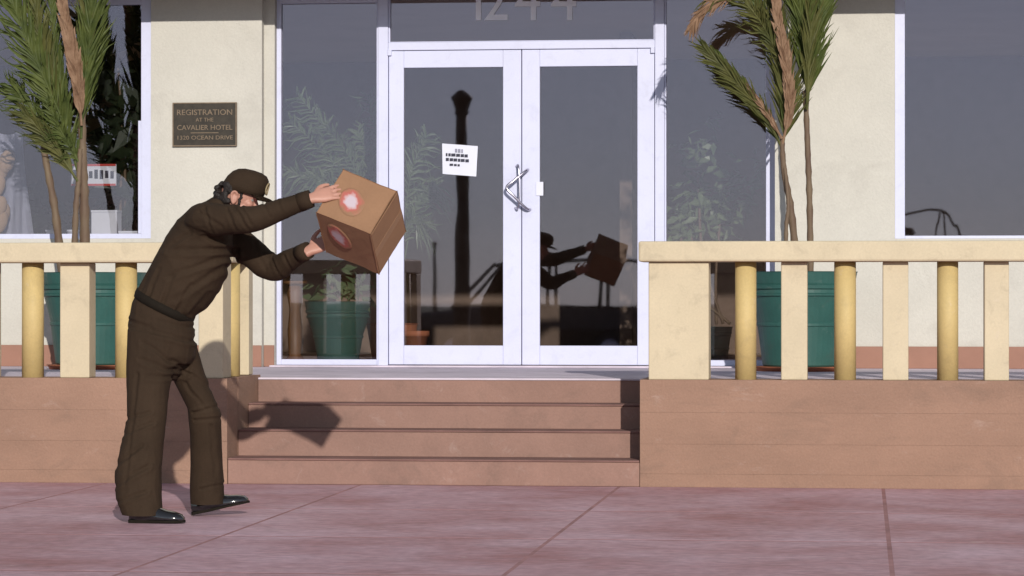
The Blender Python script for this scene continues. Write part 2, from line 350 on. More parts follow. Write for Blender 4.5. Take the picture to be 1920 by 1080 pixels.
# door frame: posts, transom bar, threshold
for a, b_ in ((709, 728), (1228, 1246)):
    mk('door_post', bx(X(a) + 0.0005, X(b_) - 0.0005, Y_DOOR - 0.012, Y_DOOR + 0.08, Z_FLOOR, ZH, bev=0.004), M_FRAME, HB)
mk('transom_bar', bx(X(728), X(1228), Y_DOOR - 0.008, Y_DOOR + 0.08, 2.832, 2.888, bev=0.004), M_FRAME, HB)
mk('threshold', bx(X(513), X(1455), Y_DOOR - 0.16, Y_DOOR - 0.014, Z_FLOOR, 0.604, bev=0.003), M_PORCH, HB)
wt = window(X(728), X(1228), 2.8885, ZH, Y_DOOR + 0.004, 0.02, fl=0.012, fr=0.010, fwb=0.006)
def door(x0, x1, gx0, gx1):
    bm = bmesh.new(); y0, y1 = Y_DOOR, Y_DOOR + 0.045; z0, z1 = 0.608, 2.828
    box(bm, x0, gx0, y0, y1, z0, z1, bev=0.004); box(bm, gx1, x1, y0, y1, z0, z1, bev=0.004)
    box(bm, gx0, gx1, y0 + 0.002, y1, z0, 0.744, bev=0.004); box(bm, gx0, gx1, y0 + 0.002, y1, 2.708, z1, bev=0.004)
    d = mk('door', bm, M_FRAME, HB)
    mk('pane', bx(gx0 - 0.004, gx1 + 0.004, y0 + 0.02, y0 + 0.026, 0.740, 2.712), GLASS, d)
    return d
dl = door(X(728) + 0.004, X(978) - 0.003, X(757), X(943))
dr = door(X(978) + 0.003, X(1228) - 0.004, X(1012), X(1195))
# pivots and the bow shaped pull
for px_, d in ((731, dl), (1224, dr)):
    mk('pivot', bx(X(px_) - 0.014, X(px_) + 0.014, Y_DOOR - 0.022, Y_DOOR - 0.001, 2.795, 2.836, bev=0.003), M_FRAME, d)
bm = bmesh.new()
hp = [W(990, 318, Y_DOOR - 0.004), W(984, 322, Y_DOOR - 0.05), W(962, 340, Y_DOOR - 0.085), W(950, 352, Y_DOOR - 0.09), W(964, 368, Y_DOOR - 0.085), W(986, 390, Y_DOOR - 0.05), W(994, 393, Y_DOOR - 0.004)]
tube(bm, spline(hp, 5), 0.010, 10)
hd = mk('pull_handle', bm, M_CHROME, dr, True)
bm = bmesh.new()
hp = [W(968, 312, Y_DOOR - 0.004), W(972, 312, Y_DOOR - 0.06), W(974, 352, Y_DOOR - 0.07), W(972, 388, Y_DOOR - 0.06), W(966, 390, Y_DOOR - 0.004)]
tube(bm, spline(hp, 5), 0.007, 10)
mk('pull_handle', bm, M_CHROME, dl, True)
mk('lock_plate', bx(X(1005), X(1019), Y_DOOR - 0.008, Y_DOOR - 0.0005, W(1012, 367, Y_DOOR).z, W(1012, 341, Y_DOOR).z, bev=0.002), M_WHITE, dr)
# house number on the transom glass
M_NUM = mat('frosted_number', (0.88, 0.88, 0.96), 0.6, 0.05, 6)
for ch, pxc in (('1', 897), ('2', 930), ('4', 990), ('4', 1058)):
    text_mesh('house_number', ch, M_NUM, 0.43, W(pxc, 38, Y_DOOR + 0.026), wt, sx=0.90, ext=0.001)

# lobby behind the glass
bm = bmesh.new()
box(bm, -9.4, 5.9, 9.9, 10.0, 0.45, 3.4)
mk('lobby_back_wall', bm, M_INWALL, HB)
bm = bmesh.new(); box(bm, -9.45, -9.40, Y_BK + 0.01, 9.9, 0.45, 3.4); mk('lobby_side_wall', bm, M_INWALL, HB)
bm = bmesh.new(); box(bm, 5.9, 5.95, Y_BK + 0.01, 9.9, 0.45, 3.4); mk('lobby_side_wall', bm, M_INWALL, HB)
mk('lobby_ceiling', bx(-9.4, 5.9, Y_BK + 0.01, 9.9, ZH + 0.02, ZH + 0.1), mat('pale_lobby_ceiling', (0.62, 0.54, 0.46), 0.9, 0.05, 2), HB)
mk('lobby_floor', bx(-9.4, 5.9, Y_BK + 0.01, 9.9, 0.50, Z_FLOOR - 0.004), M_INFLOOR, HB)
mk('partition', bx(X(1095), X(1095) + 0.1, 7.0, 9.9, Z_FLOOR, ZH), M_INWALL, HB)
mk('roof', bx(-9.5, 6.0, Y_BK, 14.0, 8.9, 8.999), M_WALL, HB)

# ------------------------------------------------------------------ plaque and notices
pl0, pl1 = W(325, 275, Y_WALL), W(445, 192, Y_WALL)
PLQ = tag(empty('wall_plaque', ((pl0.x + pl1.x) / 2, Y_WALL, (pl0.z + pl1.z) / 2)), 'dark bronze lettered plaque on the cream pier above the man', 'plaque')
pc = (pl0.x + pl1.x) / 2; ph = pl1.z - pl0.z
mk('plate', bx(pl0.x, pl1.x, Y_WALL - 0.022, Y_WALL - 0.0005, pl0.z, pl1.z, bev=0.003), M_BRONZE, PLQ)
bm = bmesh.new(); bw = 0.007
box(bm, pl0.x, pl1.x, Y_WALL - 0.027, Y_WALL - 0.0225, pl1.z - bw, pl1.z); box(bm, pl0.x, pl1.x, Y_WALL - 0.027, Y_WALL - 0.0225, pl0.z, pl0.z + bw)
box(bm, pl0.x, pl0.x + bw, Y_WALL - 0.027, Y_WALL - 0.0225, pl0.z + bw, pl1.z - bw); box(bm, pl1.x - bw, pl1.x, Y_WALL - 0.027, Y_WALL - 0.0225, pl0.z + bw, pl1.z - bw)
mk('border', bm, M_BRONZE2, PLQ)
for txt, fz, s in (('REGISTRATION', 0.715, 0.056), ('AT THE', 0.565, 0.038), ('CAVALIER HOTEL', 0.375, 0.050), ('1320 OCEAN DRIVE', 0.155, 0.040)):
    o = text_mesh('lettering', txt, M_BRONZE2, s, (pc, Y_WALL - 0.0235, pl0.z + ph * fz), PLQ, ext=0.0012)
    o['kind'] = 'stuff'
    me = o.data; xs = [v.co.x for v in me.vertices]; wdt = max(xs) - min(xs); lim = (pl1.x - pl0.x) * 0.86
    if txt != 'AT THE':
        f_ = lim / wdt
        for v in me.vertices: v.co.x *= f_
mk('rule', bx(pc - 0.10, pc + 0.10, Y_WALL - 0.0245, Y_WALL - 0.0225, pl0.z + ph * 0.30, pl0.z + ph * 0.315), M_BRONZE2, PLQ)

NOT = tag(empty('paper_notice', W(862, 300, Y_DOOR - 0.0)), 'white paper notice with dark lines taped to the left door glass', 'notice')
def quad_sheet(pts, th, n=8, bow=0.0):
    """slightly bowed sheet from four corners (bl, br, tr, tl), with thickness"""
    bm = bmesh.new(); a, b, c, d = pts; fr, bk = [], []
    for j in range(n + 1):
        rf, rb = [], []
        for i in range(n + 1):
            u, v = i / n, j / n; p = (a * (1 - u) + b * u) * (1 - v) + (d * (1 - u) + c * u) * v
            p = p + Vector((0, -bow * math.sin(math.pi * u) * (0.4 + 0.6 * v), 0)); rf.append(bm.verts.new(p)); rb.append(bm.verts.new(p + Vector((0, th, 0))))
        fr.append(rf); bk.append(rb)
    for j in range(n):
        for i in range(n):
            bm.faces.new((fr[j][i], fr[j][i + 1], fr[j + 1][i + 1], fr[j + 1][i])); bm.faces.new((bk[j][i], bk[j + 1][i], bk[j + 1][i + 1], bk[j][i + 1]))
    for k in range(n):
        bm.faces.new((fr[0][k], bk[0][k], bk[0][k + 1], fr[0][k + 1])); bm.faces.new((fr[n][k], fr[n][k + 1], bk[n][k + 1], bk[n][k]))
        bm.faces.new((fr[k][0], fr[k + 1][0], bk[k + 1][0], bk[k][0])); bm.faces.new((fr[k][n], bk[k][n], bk[k + 1][n], fr[k + 1][n]))
    return bm
yn = Y_DOOR + 0.012
mk('sheet', quad_sheet([W(830, 326, yn), W(893, 331, yn), W(896, 274, yn), W(829, 269, yn)], 0.0012, bow=0.006), M_WHITE, NOT)
rl = random.Random(3)
for (py, xa, xb, hgt) in ((283, 853, 868, 7), (291.5, 836, 880, 5.5), (300.5, 836, 881, 5.5), (310, 843, 862, 4)):
    x_ = xa
    while x_ < xb - 2:
        w_ = rl.uniform(3, 8); x2 = min(x_ + w_, xb); sl = (x_ - 860) * 0.07
        p0, p1 = W(x_, py + hgt / 2 + sl, yn - 0.0085), W(x2, py - hgt / 2 + sl, yn - 0.0085)
        mk('printed_word', bx(p0.x, p1.x, yn - 0.0085, yn - 0.0075, p0.z, p1.z), M_INK if hgt != 7 else mat('grey_ink', (0.25, 0.25, 0.32), 0.7), NOT)
        x_ = x2 + rl.uniform(0.8, 1.8)

SG = tag(empty('window_sign', W(176, 330, 4.05)), 'small white sign with red edges and dark letters behind the left window', 'sign')
ys = 4.05
mk('board', bx(W(133, 330, ys).x, W(218, 330, ys).x, ys, ys + 0.006, W(176, 348, ys).z, W(176, 308, ys).z, bev=0.001), M_WHITE, SG)
for py in (309.5, 346.5):
    mk('red_edge', bx(W(134, py, ys).x, W(217, py, ys).x, ys - 0.004, ys - 0.0005, W(176, py + 2, ys).z, W(176, py - 2, ys).z), M_RED, SG)
for i_ in range(8):
    a_ = 137 + i_ * 10
    mk('printed_mark', bx(W(a_, 330, ys).x, W(a_ + 6.5, 330, ys).x, ys - 0.003, ys - 0.0005, W(176, 334 + (i_ % 3), ys).z, W(176, 318 + (i_ * 5 % 4), ys).z), M_INK, SG)

# ------------------------------------------------------------------ planters and palms
def pot(bm, c, R, r, h):
    lathe(bm, c, [(r * 0.96, 0.0), (r, 0.01), (r + (R * 0.9 - r) * 0.42, h * 0.42), (r + (R * 0.9 - r) * 0.425 + 0.006, h * 0.43), (r + (R * 0.9 - r) * 0.44 + 0.006, h * 0.455), (r + (R * 0.9 - r) * 0.45, h * 0.465), (R * 0.90, h * 0.74), (R * 0.94, h * 0.745), (R * 0.945, h * 0.765),
                  (R * 0.915, h * 0.775), (R * 0.915, h * 0.81), (R * 0.955, h * 0.82), (R * 0.965, h * 0.855), (R * 0.935, h * 0.865), (R * 0.945, h * 0.88), (R * 0.985, h * 0.99), (R, h), (R * 0.94, h), (R * 0.90, h * 0.93), (0.02, h * 0.925)], 48)
def frond_mesh(pts, length, spread, nleaf, droop=0.15, rr=0.010, width=0.022, seed=0, lift=Vector((0, 0, 1)), start=0.12, twist=0.9):
    """rachis along pts with two rows of narrow folded leaflets"""
    r = random.Random(seed); bm = bmesh.new(); P = spline(pts, 8); n = len(P)
    tube(bm, P, [rr * (1 - 0.8 * i / (n - 1)) for i in range(n)], 6)
    for k in range(nleaf):
        s = start + (1 - start) * (k + 0.5) / nleaf; i = min(n - 2, int(s * (n - 1))); fr = s * (n - 1) - i
        p = P[i].lerp(P[i + 1], fr); t = (P[i + 1] - P[i]).normalized()
        view = Vector((0, 1, 0)); side = t.cross(view).normalized(); nrm = side.cross(t)
        L0 = length * (0.55 + 0.45 * math.sin(math.pi * min(1, s * 0.95 + 0.1)))
        for sg in (-1, 1):
            L = L0 * r.uniform(0.8, 1.12); a = spread * r.uniform(0.6, 1.5)
            d = (t * math.cos(a) + side * sg * math.sin(a) * (1 - 0.25 * r.random()) + nrm * r.uniform(-twist, twist) * math.sin(a)).normalized()
            wv = d.cross(nrm + side * r.uniform(-0.8, 0.8)).normalized() * width * r.uniform(0.7, 1.2)
            prev = None
            for q in range(5):
                u = q / 4; c = p + d * L * u + Vector((0, 0, -(droop + 0.06) * L * u * u * r.uniform(0.3, 2.2))); w = wv * (0.35 + 1.3 * u if u < 0.4 else max(0.04, 0.87 * (1 - (u - 0.4) / 0.6)))
                cur = (bm.verts.new(c - w), bm.verts.new(c + nrm * 0.006 * math.sin(math.pi * u)), bm.verts.new(c + w))
                if prev:
                    bm.faces.new((prev[0], prev[1], cur[1], cur[0])); bm.faces.new((prev[1], prev[2], cur[2], cur[1]))
                prev = cur
    return bm
def palm(pxc, Y, label, stems, fronds, seed):
    c = W(pxc, 640, Y); z0 = Z_FLOOR
    t = tag(empty('potted_palm', (c.x, Y, z0)), label, 'potted palm', 'palms in green planters')
    bm = bmesh.new(); lathe(bm, (c.x, Y, z0), [(0.30, 0), (0.315, 0.025), (0.325, 0.03), (0.25, 0.03)], 40); mk('saucer', bm, M_TERRA, t, True)
    bm = bmesh.new(); pot(bm, (c.x, Y, z0 + 0.031), 0.375, 0.26, 0.63); mk('pot', bm, M_POT, t, False)
    bm = bmesh.new(); lathe(bm, (c.x, Y, z0 + 0.60), [(0.05, 0), (0.31, 0.012), (0.31, 0.02), (0.02, 0.035)], 24); mk('soil', bm, M_SOIL, t)
    for i, (pts, ra) in enumerate(stems):
        P = [W(a, b, Y + dy) for a, b, dy in pts]; P[0].z = z0 + 0.60
        bm = bmesh.new(); S = spline(P, 10); n = len(S)
        tube(bm, S, [(ra[0] + (ra[1] - ra[0]) * k / (n - 1)) * (1.0 + (0.16 if k % 3 == 0 else 0) + 0.06 * math.sin(k * 1.7)) for k in range(n)], 12)
        mk('stem', bm, M_STEM, t, True)
    for i, (pts, L, sp, nl, m, wd, dr_) in enumerate(fronds):
        bm = frond_mesh([W(a, b, Y + dy) for a, b, dy in pts], L, sp, nl, dr_, seed=seed + i, width=wd)
        mk('frond', bm, m, t)
    return t
palm(1503, 3.0, 'palm with dry brown fronds in green planter behind the right balustrade',
     [([(1496, 470, 0), (1484, 400, 0), (1470, 320, 0), (1466, 255, 0)], (0.026, 0.015)),
      ([(1520, 470, 0.05), (1518, 380, 0.05), (1514, 270, 0.05), (1510, 170, 0.05)], (0.021, 0.017)),
      ([(1474, 470, -0.08), (1474, 430, -0.08), (1478, 380, -0.06), (1470, 300, 0)], (0.014, 0.011))],
     [([(1468, 280, 0), (1430, 212, -0.04), (1375, 148, -0.08), (1322, 92, -0.1)], 0.26, 0.30, 46, M_LEAF2, 0.012, 0.03),
      ([(1470, 285, 0), (1442, 232, 0.02), (1402, 172, 0.0), (1350, 108, 0.05)], 0.20, 0.26, 30, M_LEAF, 0.012, 0.04),
      ([(1466, 260, -0.03), (1440, 215, -0.05), (1405, 165, -0.08)], 0.12, 0.20, 20, M_DEAD, 0.011, 0.05),
      ([(1466, 285, 0), (1474, 225, 0), (1474, 150, 0), (1460, 65, 0.02), (1436, -40, 0.05)], 0.34, 0.36, 56, M_LEAF2, 0.013, 0.02),
      ([(1467, 280, 0), (1474, 215, 0.01), (1466, 130, 0.02), (1440, 50, 0.04), (1405, -20, 0.05)], 0.28, 0.34, 44, M_LEAF, 0.013, 0.04),
      ([(1467, 270, -0.01), (1479, 205, -0.05), (1474, 120, -0.08), (1458, 30, -0.08), (1448, -60, -0.08)], 0.18, 0.20, 50, M_DEAD, 0.026, 0.0),
      ([(1512, 195, 0.05), (1510, 100, 0.03), (1500, 10, 0.0), (1480, -90, -0.05)], 0.40, 0.30, 60, M_LEAF, 0.013, 0.02),
      ([(1514, 200, 0.05), (1522, 115, 0.08), (1536, 30, 0.1), (1556, -70, 0.1)], 0.36, 0.32, 56, M_LEAF, 0.013, 0.03),
      ([(1513, 205, 0.0), (1516, 120, -0.02), (1522, 30, -0.03), (1528, -80, -0.05)], 0.30, 0.22, 44, M_LEAF2, 0.012, 0.02),
      ([(1472, 190, 0.0), (1464, 120, -0.02), (1445, 75, -0.05), (1418, 30, -0.1), (1380, -6, -0.15), (1330, -4, -0.2)], 0.26, 0.45, 46, M_LEAF2, 0.012, 0.15),
      ([(1390, -8, -0.15), (1350, 0, -0.2), (1318, 20, -0.22), (1296, 52, -0.22)], 0.14, 0.35, 24, M_DEAD, 0.011, 0.2)], 11)
palm(176, 3.0, 'bushy green palm in green planter behind the left balustrade',
     [([(118, 480, 0), (104, 400, 0), (84, 290, 0), (78, 235, 0)], (0.030, 0.018)),
      ([(160, 480, 0.03), (158, 380, 0.03), (155, 290, 0.03), (153, 180, 0.03)], (0.036, 0.024)),
      ([(138, 480, -0.05), (142, 400, -0.05), (148, 330, -0.03), (150, 280, 0)], (0.022, 0.016))],
     [([(148, 330, 0), (122, 240, -0.03), (84, 150, -0.06), (44, 60, -0.1), (14, -20, -0.1)], 0.42, 0.42, 64, M_LEAF, 0.015, 0.1),
      ([(142, 335, 0), (105, 272, 0.03), (65, 212, 0.05), (25, 165, 0.08)], 0.34, 0.45, 46, M_LEAF, 0.014, 0.15),
      ([(146, 340, -0.05), (112, 290, -0.06), (76, 245, -0.08), (45, 215, -0.1)], 0.26, 0.35, 34, M_LEAF2, 0.013, 0.1),
      ([(152, 260, 0), (158, 160, 0), (168, 70, 0), (172, -60, 0)], 0.38, 0.30, 60, M_LEAF, 0.015, 0.02),
      ([(150, 240, 0), (152, 150, 0.03), (160, 60, 0.05), (154, -60, 0.05)], 0.32, 0.30, 50, M_LEAF2, 0.013, 0.02),
      ([(152, 250, 0.02), (165, 170, 0.05), (182, 90, 0.07), (196, -20, 0.08)], 0.24, 0.28, 40, M_LEAF, 0.013, 0.02),
      ([(153, 235, -0.03), (148, 180, -0.10), (138, 110, -0.14), (124, 40, -0.14), (112, -50, -0.14)], 0.20, 0.20, 60, M_DEAD, 0.032, 0.0),
      ([(125, 260, -0.02), (98, 165, 0.0), (76, 80, 0.0), (60, -30, 0.0)], 0.36, 0.36, 54, M_LEAF2, 0.014, 0.08),
      ([(130, 240, 0.05), (112, 150, 0.08), (100, 70, 0.1), (96, -40, 0.1)], 0.32, 0.36, 44, M_LEAF, 0.013, 0.05),
      ([(150, 310, -0.02), (132, 275, -0.05), (110, 238, -0.08), (90, 192, -0.1)], 0.22, 0.45, 34, M_LEAF, 0.013, 0.3)], 41)

# ------------------------------------------------------------------ things seen through the glass
def leafy(name, label, cat, base, canes, leaves, m, seed, lsize=0.12, potdim=None, group=None):
    """indoor plant: canes (list of point lists) and leaf blades scattered round given points"""
    t = tag(empty(name, base), label, cat, group); r = random.Random(seed)
    if potdim:
        bm = bmesh.new(); pot(bm, base, *potdim[0]); mk('pot', bm, potdim[1], t)
        bm = bmesh.new(); R_, _, h_ = potdim[0]; lathe(bm, (base[0], base[1], base[2] + h_ * 0.9), [(0.02, 0), (R_ * 0.9, 0.005), (R_ * 0.9, 0.012), (0.02, 0.02)], 20); mk('soil', bm, M_SOIL, t)
    for c in canes:
        bm = bmesh.new(); tube(bm, spline(c, 6), 0.011, 8); mk('stem', bm, M_STEM, t, True)
    bm = bmesh.new()
    for (p, rad, n) in leaves:
        for k in range(n):
            d = Vector((r.gauss(0, 1), r.gauss(0, 1), r.gauss(0, 1))).normalized(); c = Vector(p) + Vector((d.x, d.y * 0.7, d.z)) * rad * r.uniform(0.3, 1.0)
            ax = (Vector((r.gauss(0, 1), r.gauss(0, 0.6), r.gauss(-0.25, 0.6)))).normalized(); L = lsize * r.uniform(0.6, 1.3)
            s = ax.cross(Vector((r.gauss(0, 1), r.gauss(0, 1), r.gauss(0, 1)))).normalized() * L * 0.2
            v = [bm.verts.new(q) for q in (c, c + ax * L * 0.45 + s, c + ax * L + Vector((0, 0, -L * 0.15)), c + ax * L * 0.45 - s)]
            bm.faces.new(v)
    mk('foliage', bm, m, t)
    return t
yb = 4.4
c = W(634, 676, yb); base = (c.x, yb, Z_FLOOR)
zb = Z_FLOOR
leafy('potted_plant', 'leafy plant in small green pot behind the left sidelight glass', 'potted plant', base,
      [[(c.x, yb, zb + 0.3), (c.x - 0.03, yb, zb + 0.5), (c.x - 0.06, yb, zb + 0.62)], [(c.x + 0.03, yb, zb + 0.3), (c.x + 0.08, yb, zb + 0.48), (c.x + 0.12, yb, zb + 0.56)]],
      [((c.x - 0.10, yb, zb + 0.54), 0.12, 26), ((c.x + 0.08, yb, zb + 0.56), 0.14, 30), ((c.x, yb - 0.03, zb + 0.68), 0.12, 18)], M_INLEAF, 5, 0.12, ((W(697, 570, yb).x - W(634, 570, yb).x, 0.145, W(634, 565, yb).z - zb), M_POT))
t = None
def indoor_palm(label, root, tips, seed, m=M_INLEAF):
    t = tag(empty('indoor_palm', root), label, 'palm', 'palms inside the lobby')
    bm = bmesh.new(); lathe(bm, root, [(0.14, 0), (0.19, 0.3), (0.20, 0.3), (0.17, 0.27), (0.02, 0.26)], 24); mk('pot', bm, M_TERRA, t)
    r = random.Random(seed)
    for i, tp in enumerate(tips):
        a = Vector(root) + Vector((0, 0, 0.26)); b = Vector(tp); mid = a.lerp(b, 0.55) + Vector((0, 0, 0.35))
        bm = frond_mesh([a, a.lerp(mid, 0.5) + Vector((0, 0, 0.05)), mid, b], 0.30, 0.75, 26, 0.35, rr=0.008, width=0.013, seed=seed + i, start=0.5)
        mk('frond', bm, m, t)
    return t
yq = 4.75
q = W(735, 650, yq)
indoor_palm('tall feathery palm inside the lobby behind the left door post', (q.x, yq, Z_FLOOR),
            [W(545, 230, 4.50), W(560, 180, 4.60), W(610, 235, 4.50), W(670, 245, 4.80), W(800, 255, 4.60), W(690, 180, 5.00), W(590, 330, 4.40), W(820, 350, 4.70), W(540, 320, 4.60), W(790, 420, 4.60)], 71)
yq = 4.5
q = W(1330, 660, yq); base = (q.x, yq, Z_FLOOR)
cl = [W(1290, 400, yq), W(1350, 410, 4.6), W(1310, 350, yq), W(1275, 440, yq), W(1370, 370, 4.6), W(1330, 250, 4.6), W(1400, 330, 4.6), W(1300, 290, 4.6)]
leafy('indoor_tree', 'small leafy tree inside the lobby behind the right sidelight', 'indoor tree', base,
      [[Vector(base) + Vector((0.05 * i, 0, 0.3)), Vector(base).lerp(cl[i], 0.6), cl[i]] for i in range(4)],
      [(p, 0.19, n) for p, n in zip(cl, (64, 64, 60, 56, 46, 16, 30, 28))], M_INLEAF, 9, 0.11, ((0.17, 0.13, 0.28), M_POT))
yq = 4.25; q = W(778, 648, yq)
bm = bmesh.new(); lathe(bm, (q.x, yq, Z_FLOOR), [(0.06, 0), (0.095, 0.21), (0.105, 0.21), (0.105, 0.25), (0.09, 0.25), (0.08, 0.22), (0.01, 0.21)], 28)
tag(mk('terracotta_pot', bm, M_TERRA, None, True), 'small empty terracotta pot on the lobby floor behind the left door', 'pot')
# turned wooden stand behind the left sidelight
yq = 4.35; q = W(553, 660, yq); WS = tag(empty('wooden_stand', (q.x, yq, Z_FLOOR)), 'tall brown wooden stand beside the indoor green pot', 'stand')
M_WOOD = mat('brown_stained_wood', (0.16, 0.075, 0.030), 0.5, 0.35, 12, stretch=(1, 1, 0.2))
bm = bmesh.new(); lathe(bm, (q.x, yq, Z_FLOOR), [(0.075, 0), (0.075, 0.04), (0.045, 0.07), (0.055, 0.25), (0.04, 0.40), (0.058, 0.52), (0.04, 0.58)], 20); mk('column', bm, M_WOOD, WS, True)
bm = bmesh.new(); lathe(bm, (q.x, yq, Z_FLOOR + 0.5802), [(0.04, 0), (0.09, 0.012), (0.09, 0.03), (0.01, 0.031)], 24); mk('top', bm, M_WOOD, WS, True)
# leaves behind the left window, the low light there put into their dark colour
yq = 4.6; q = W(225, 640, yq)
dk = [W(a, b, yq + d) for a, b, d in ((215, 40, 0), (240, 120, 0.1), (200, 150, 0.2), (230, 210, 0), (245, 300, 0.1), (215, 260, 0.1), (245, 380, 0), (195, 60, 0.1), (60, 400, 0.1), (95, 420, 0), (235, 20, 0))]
leafy('indoor_tree', 'leafy tree inside the lobby, coloured dark for the low light, at the right side of the left window', 'indoor tree', (q.x, yq, Z_FLOOR),
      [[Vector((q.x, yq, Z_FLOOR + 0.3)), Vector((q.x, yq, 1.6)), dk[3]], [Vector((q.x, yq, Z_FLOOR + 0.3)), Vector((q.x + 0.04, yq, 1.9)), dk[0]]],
      [(p, 0.22, 34) for p in dk], M_SHADELEAF, 21, 0.26, ((0.2, 0.15, 0.32), M_TERRA))
# sill goods
def crate(name, label, cat, a, b, py0, py1, y0, y1, m, lid=True):
    t = tag(empty(name, (W((a + b) / 2, py1, y0).x, y0, W(a, py1, y0).z)), label, cat)
    x0, x1, z0, z1 = W(a, py1, y0).x, W(b, py1, y0).x, W(a, py1, y0).z, W(a, py0, y0).z
    mk('carton', bx(x0, x1, y0, y1, z0, z1 - 0.02, bev=0.003), m, t)
    mk('lid', bx(x0 - 0.004, x1 + 0.004, y0 - 0.004, y1 + 0.004, z1 - 0.0195, z1, bev=0.003), m, t)
zs_ = 1.5025
bench = tag(empty('display_shelf', (-5.6, 4.12, Z_FLOOR)), 'shelf inside the lobby along the left window', 'shelf')
mk('shelf_top', bx(-7.4, XL1 - 0.02, Y_BK + 0.005, Y_BK + 0.28, zs_ - 0.03, zs_ - 0.002), M_FRAME, bench)
for xx in (-7.3, -5.9, XL1 - 0.1): mk('leg', bx(xx, xx + 0.05, 4.08, 4.13, Z_FLOOR, zs_ - 0.031), M_DARKMETAL, bench)
def on_sill(name, label, cat, a, b, py0, y0, y1):
    t = tag(empty(name, (W((a + b) / 2, 440, y0).x, (y0 + y1) / 2, zs_)), label, cat)
    x0, x1, z1 = W(a, 440, y0).x, W(b, 440, y0).x, W(a, py0, y0).z
    mk('carton', bx(x0, x1, y0, y1, zs_, z1 - 0.016, bev=0.003), M_WHITE, t)
    mk('lid', bx(x0 - 0.003, x1 + 0.003, y0 - 0.003, y1 + 0.003, z1 - 0.0155, z1, bev=0.003), M_WHITE, t)
on_sill('carton', 'tall white carton standing on the shelf in the left window', 'carton', 171, 219, 394, 4.03, 4.17)
on_sill('carton', 'flat white carton on the window shelf beside the tall white carton', 'carton', 222, 260, 433, 4.03, 4.19)
for a_, lb in ((98, 'white paper tub on the shelf in the left window, nearest the frame edge'), (138, 'white paper tub on the window shelf next to the tall carton')):
    cc = W(a_, 440, 4.07); bm = bmesh.new(); hh = W(a_, 431, 4.07).z - zs_
    lathe(bm, (cc.x, 4.07, zs_), [(0.036, 0), (0.045, hh * 0.8), (0.050, hh * 0.82), (0.050, hh), (0.044, hh), (0.04, hh * 0.5), (0.01, hh * 0.45)], 24)
    tag(mk('paper_tub', bm, M_WHITE, None, True), lb, 'tub')
# draped sheet with tan bundle at the far left
bm = bmesh.new(); r5 = random.Random(5); nu, nv = 26, 22; G5 = []
for j in range(nv + 1):
    row = []
    for i in range(nu + 1):
        u, v = i / nu, j / nv; a = W(-90 + (46 + 90 + 16 * v) * u, 250 + 195 * v, 4.22)
        row.append(bm.verts.new(a + Vector((0, 0.05 * math.sin(u * 17 + v * 2) + 0.02 * math.sin(u * 41 + v * 5), 0.01 * math.sin(u * 23)))))
    G5.append(row)
for j in range(nv):
    for i in range(nu): bm.faces.new((G5[j][i], G5[j][i + 1], G5[j + 1][i + 1], G5[j + 1][i]))
bmesh.ops.solidify(bm, geom=bm.faces[:], thickness=0.004)
tag(mk('dust_sheet', bm, M_CLOTH, None, True), 'crumpled pale blue white sheet hanging inside the left window', 'sheet')
bm = bmesh.new(); cc = W(8, 350, 4.12)
for k in range(9): ball(bm, cc + Vector((r5.uniform(-0.12, 0.02), r5.uniform(-0.02, 0.03), r5.uniform(-0.26, 0.22))), Vector((0.06, 0.02, 0)), Vector((0, 0.04, 0.02)), Vector((0.02, 0, 0.09)), 10)
tag(mk('cloth_bundle', bm, M_TAN, None, True), 'tan cloth bundle hung before the pale sheet in the left window', 'bundle')
# ------------------------------------------------------------------ street side that the glass reflects
def lamp(pos, label, H=4.08):
    x, y, z = pos; t = tag(empty('street_lamp', pos), label, 'street lamp', 'street lamps across the road')
    bm = bmesh.new(); lathe(bm, pos, [(0.20, 0), (0.20, 0.25), (0.15, 0.35), (0.13, 1.0), (0.095, H - 0.75), (0.085, H - 0.42)], 16); mk('post', bm, M_RUST, t, True)
    bm = bmesh.new(); lathe(bm, (x, y, z + H - 0.42), [(0.09, 0), (0.12, 0.04), (0.10, 0.08), (0.15, 0.24), (0.17, 0.27), (0.17, 0.30), (0.09, 0.38), (0.03, 0.42)], 16); mk('lantern', bm, M_RUST, t, True)
    return t
YV = 2 * (Y_DOOR + 0.02)
v = W(866, 400, YV + 24.0); lamp((v.x, -24.0, -0.17), 'brown street lamp with lantern head across the road', 4.70)
v = W(817, 400, YV + 150.0); lamp((v.x, -150.0, -0.17), 'brown street lamp far off in the park', 4.70)


def mirror_pt(px, py, Y, plane):
    """point standing in the street at y = Y whose image in the glass at y = plane is seen there"""
    v = W(px, py, 2 * plane - Y); return Vector((v.x, Y, v.z))
# bare tube stand next to where the picture is taken, mirrored in the right window
t = tag(empty('equipment_stand', (0.95, -18.5, -0.17)), 'dark tubular stand mirrored in the large right window', 'stand')
PW = Y_WALL + 0.043; YS = -18.5
def grd(p): return Vector((p.x, p.y, -0.17))
m_ = lambda a, b, d=0.0: mirror_pt(a, b, YS + d, PW)
for nm, pts in (('top_tube', [m_(1640, 416), m_(1690, 404), m_(1722, 398), m_(1745, 393), m_(1768, 394), m_(1780, 404), m_(1790, 425), m_(1800, 450), grd(m_(1832, 450))]),
                ('leg', [m_(1764, 396), m_(1760, 420), m_(1755, 450), grd(m_(1735, 450, 0.3))]), ('leg', [m_(1768, 398), m_(1773, 425), grd(m_(1785, 450, -0.3))]), ('leg', [m_(1640, 416), grd(m_(1630, 450, 0.3))])):
    bm = bmesh.new(); tube(bm, spline(pts, 5), 0.017 if nm == 'top_tube' else 0.014, 8); mk(nm, bm, M_RUST, t, True)
bm = bmesh.new(); cc = m_(1705, 430)
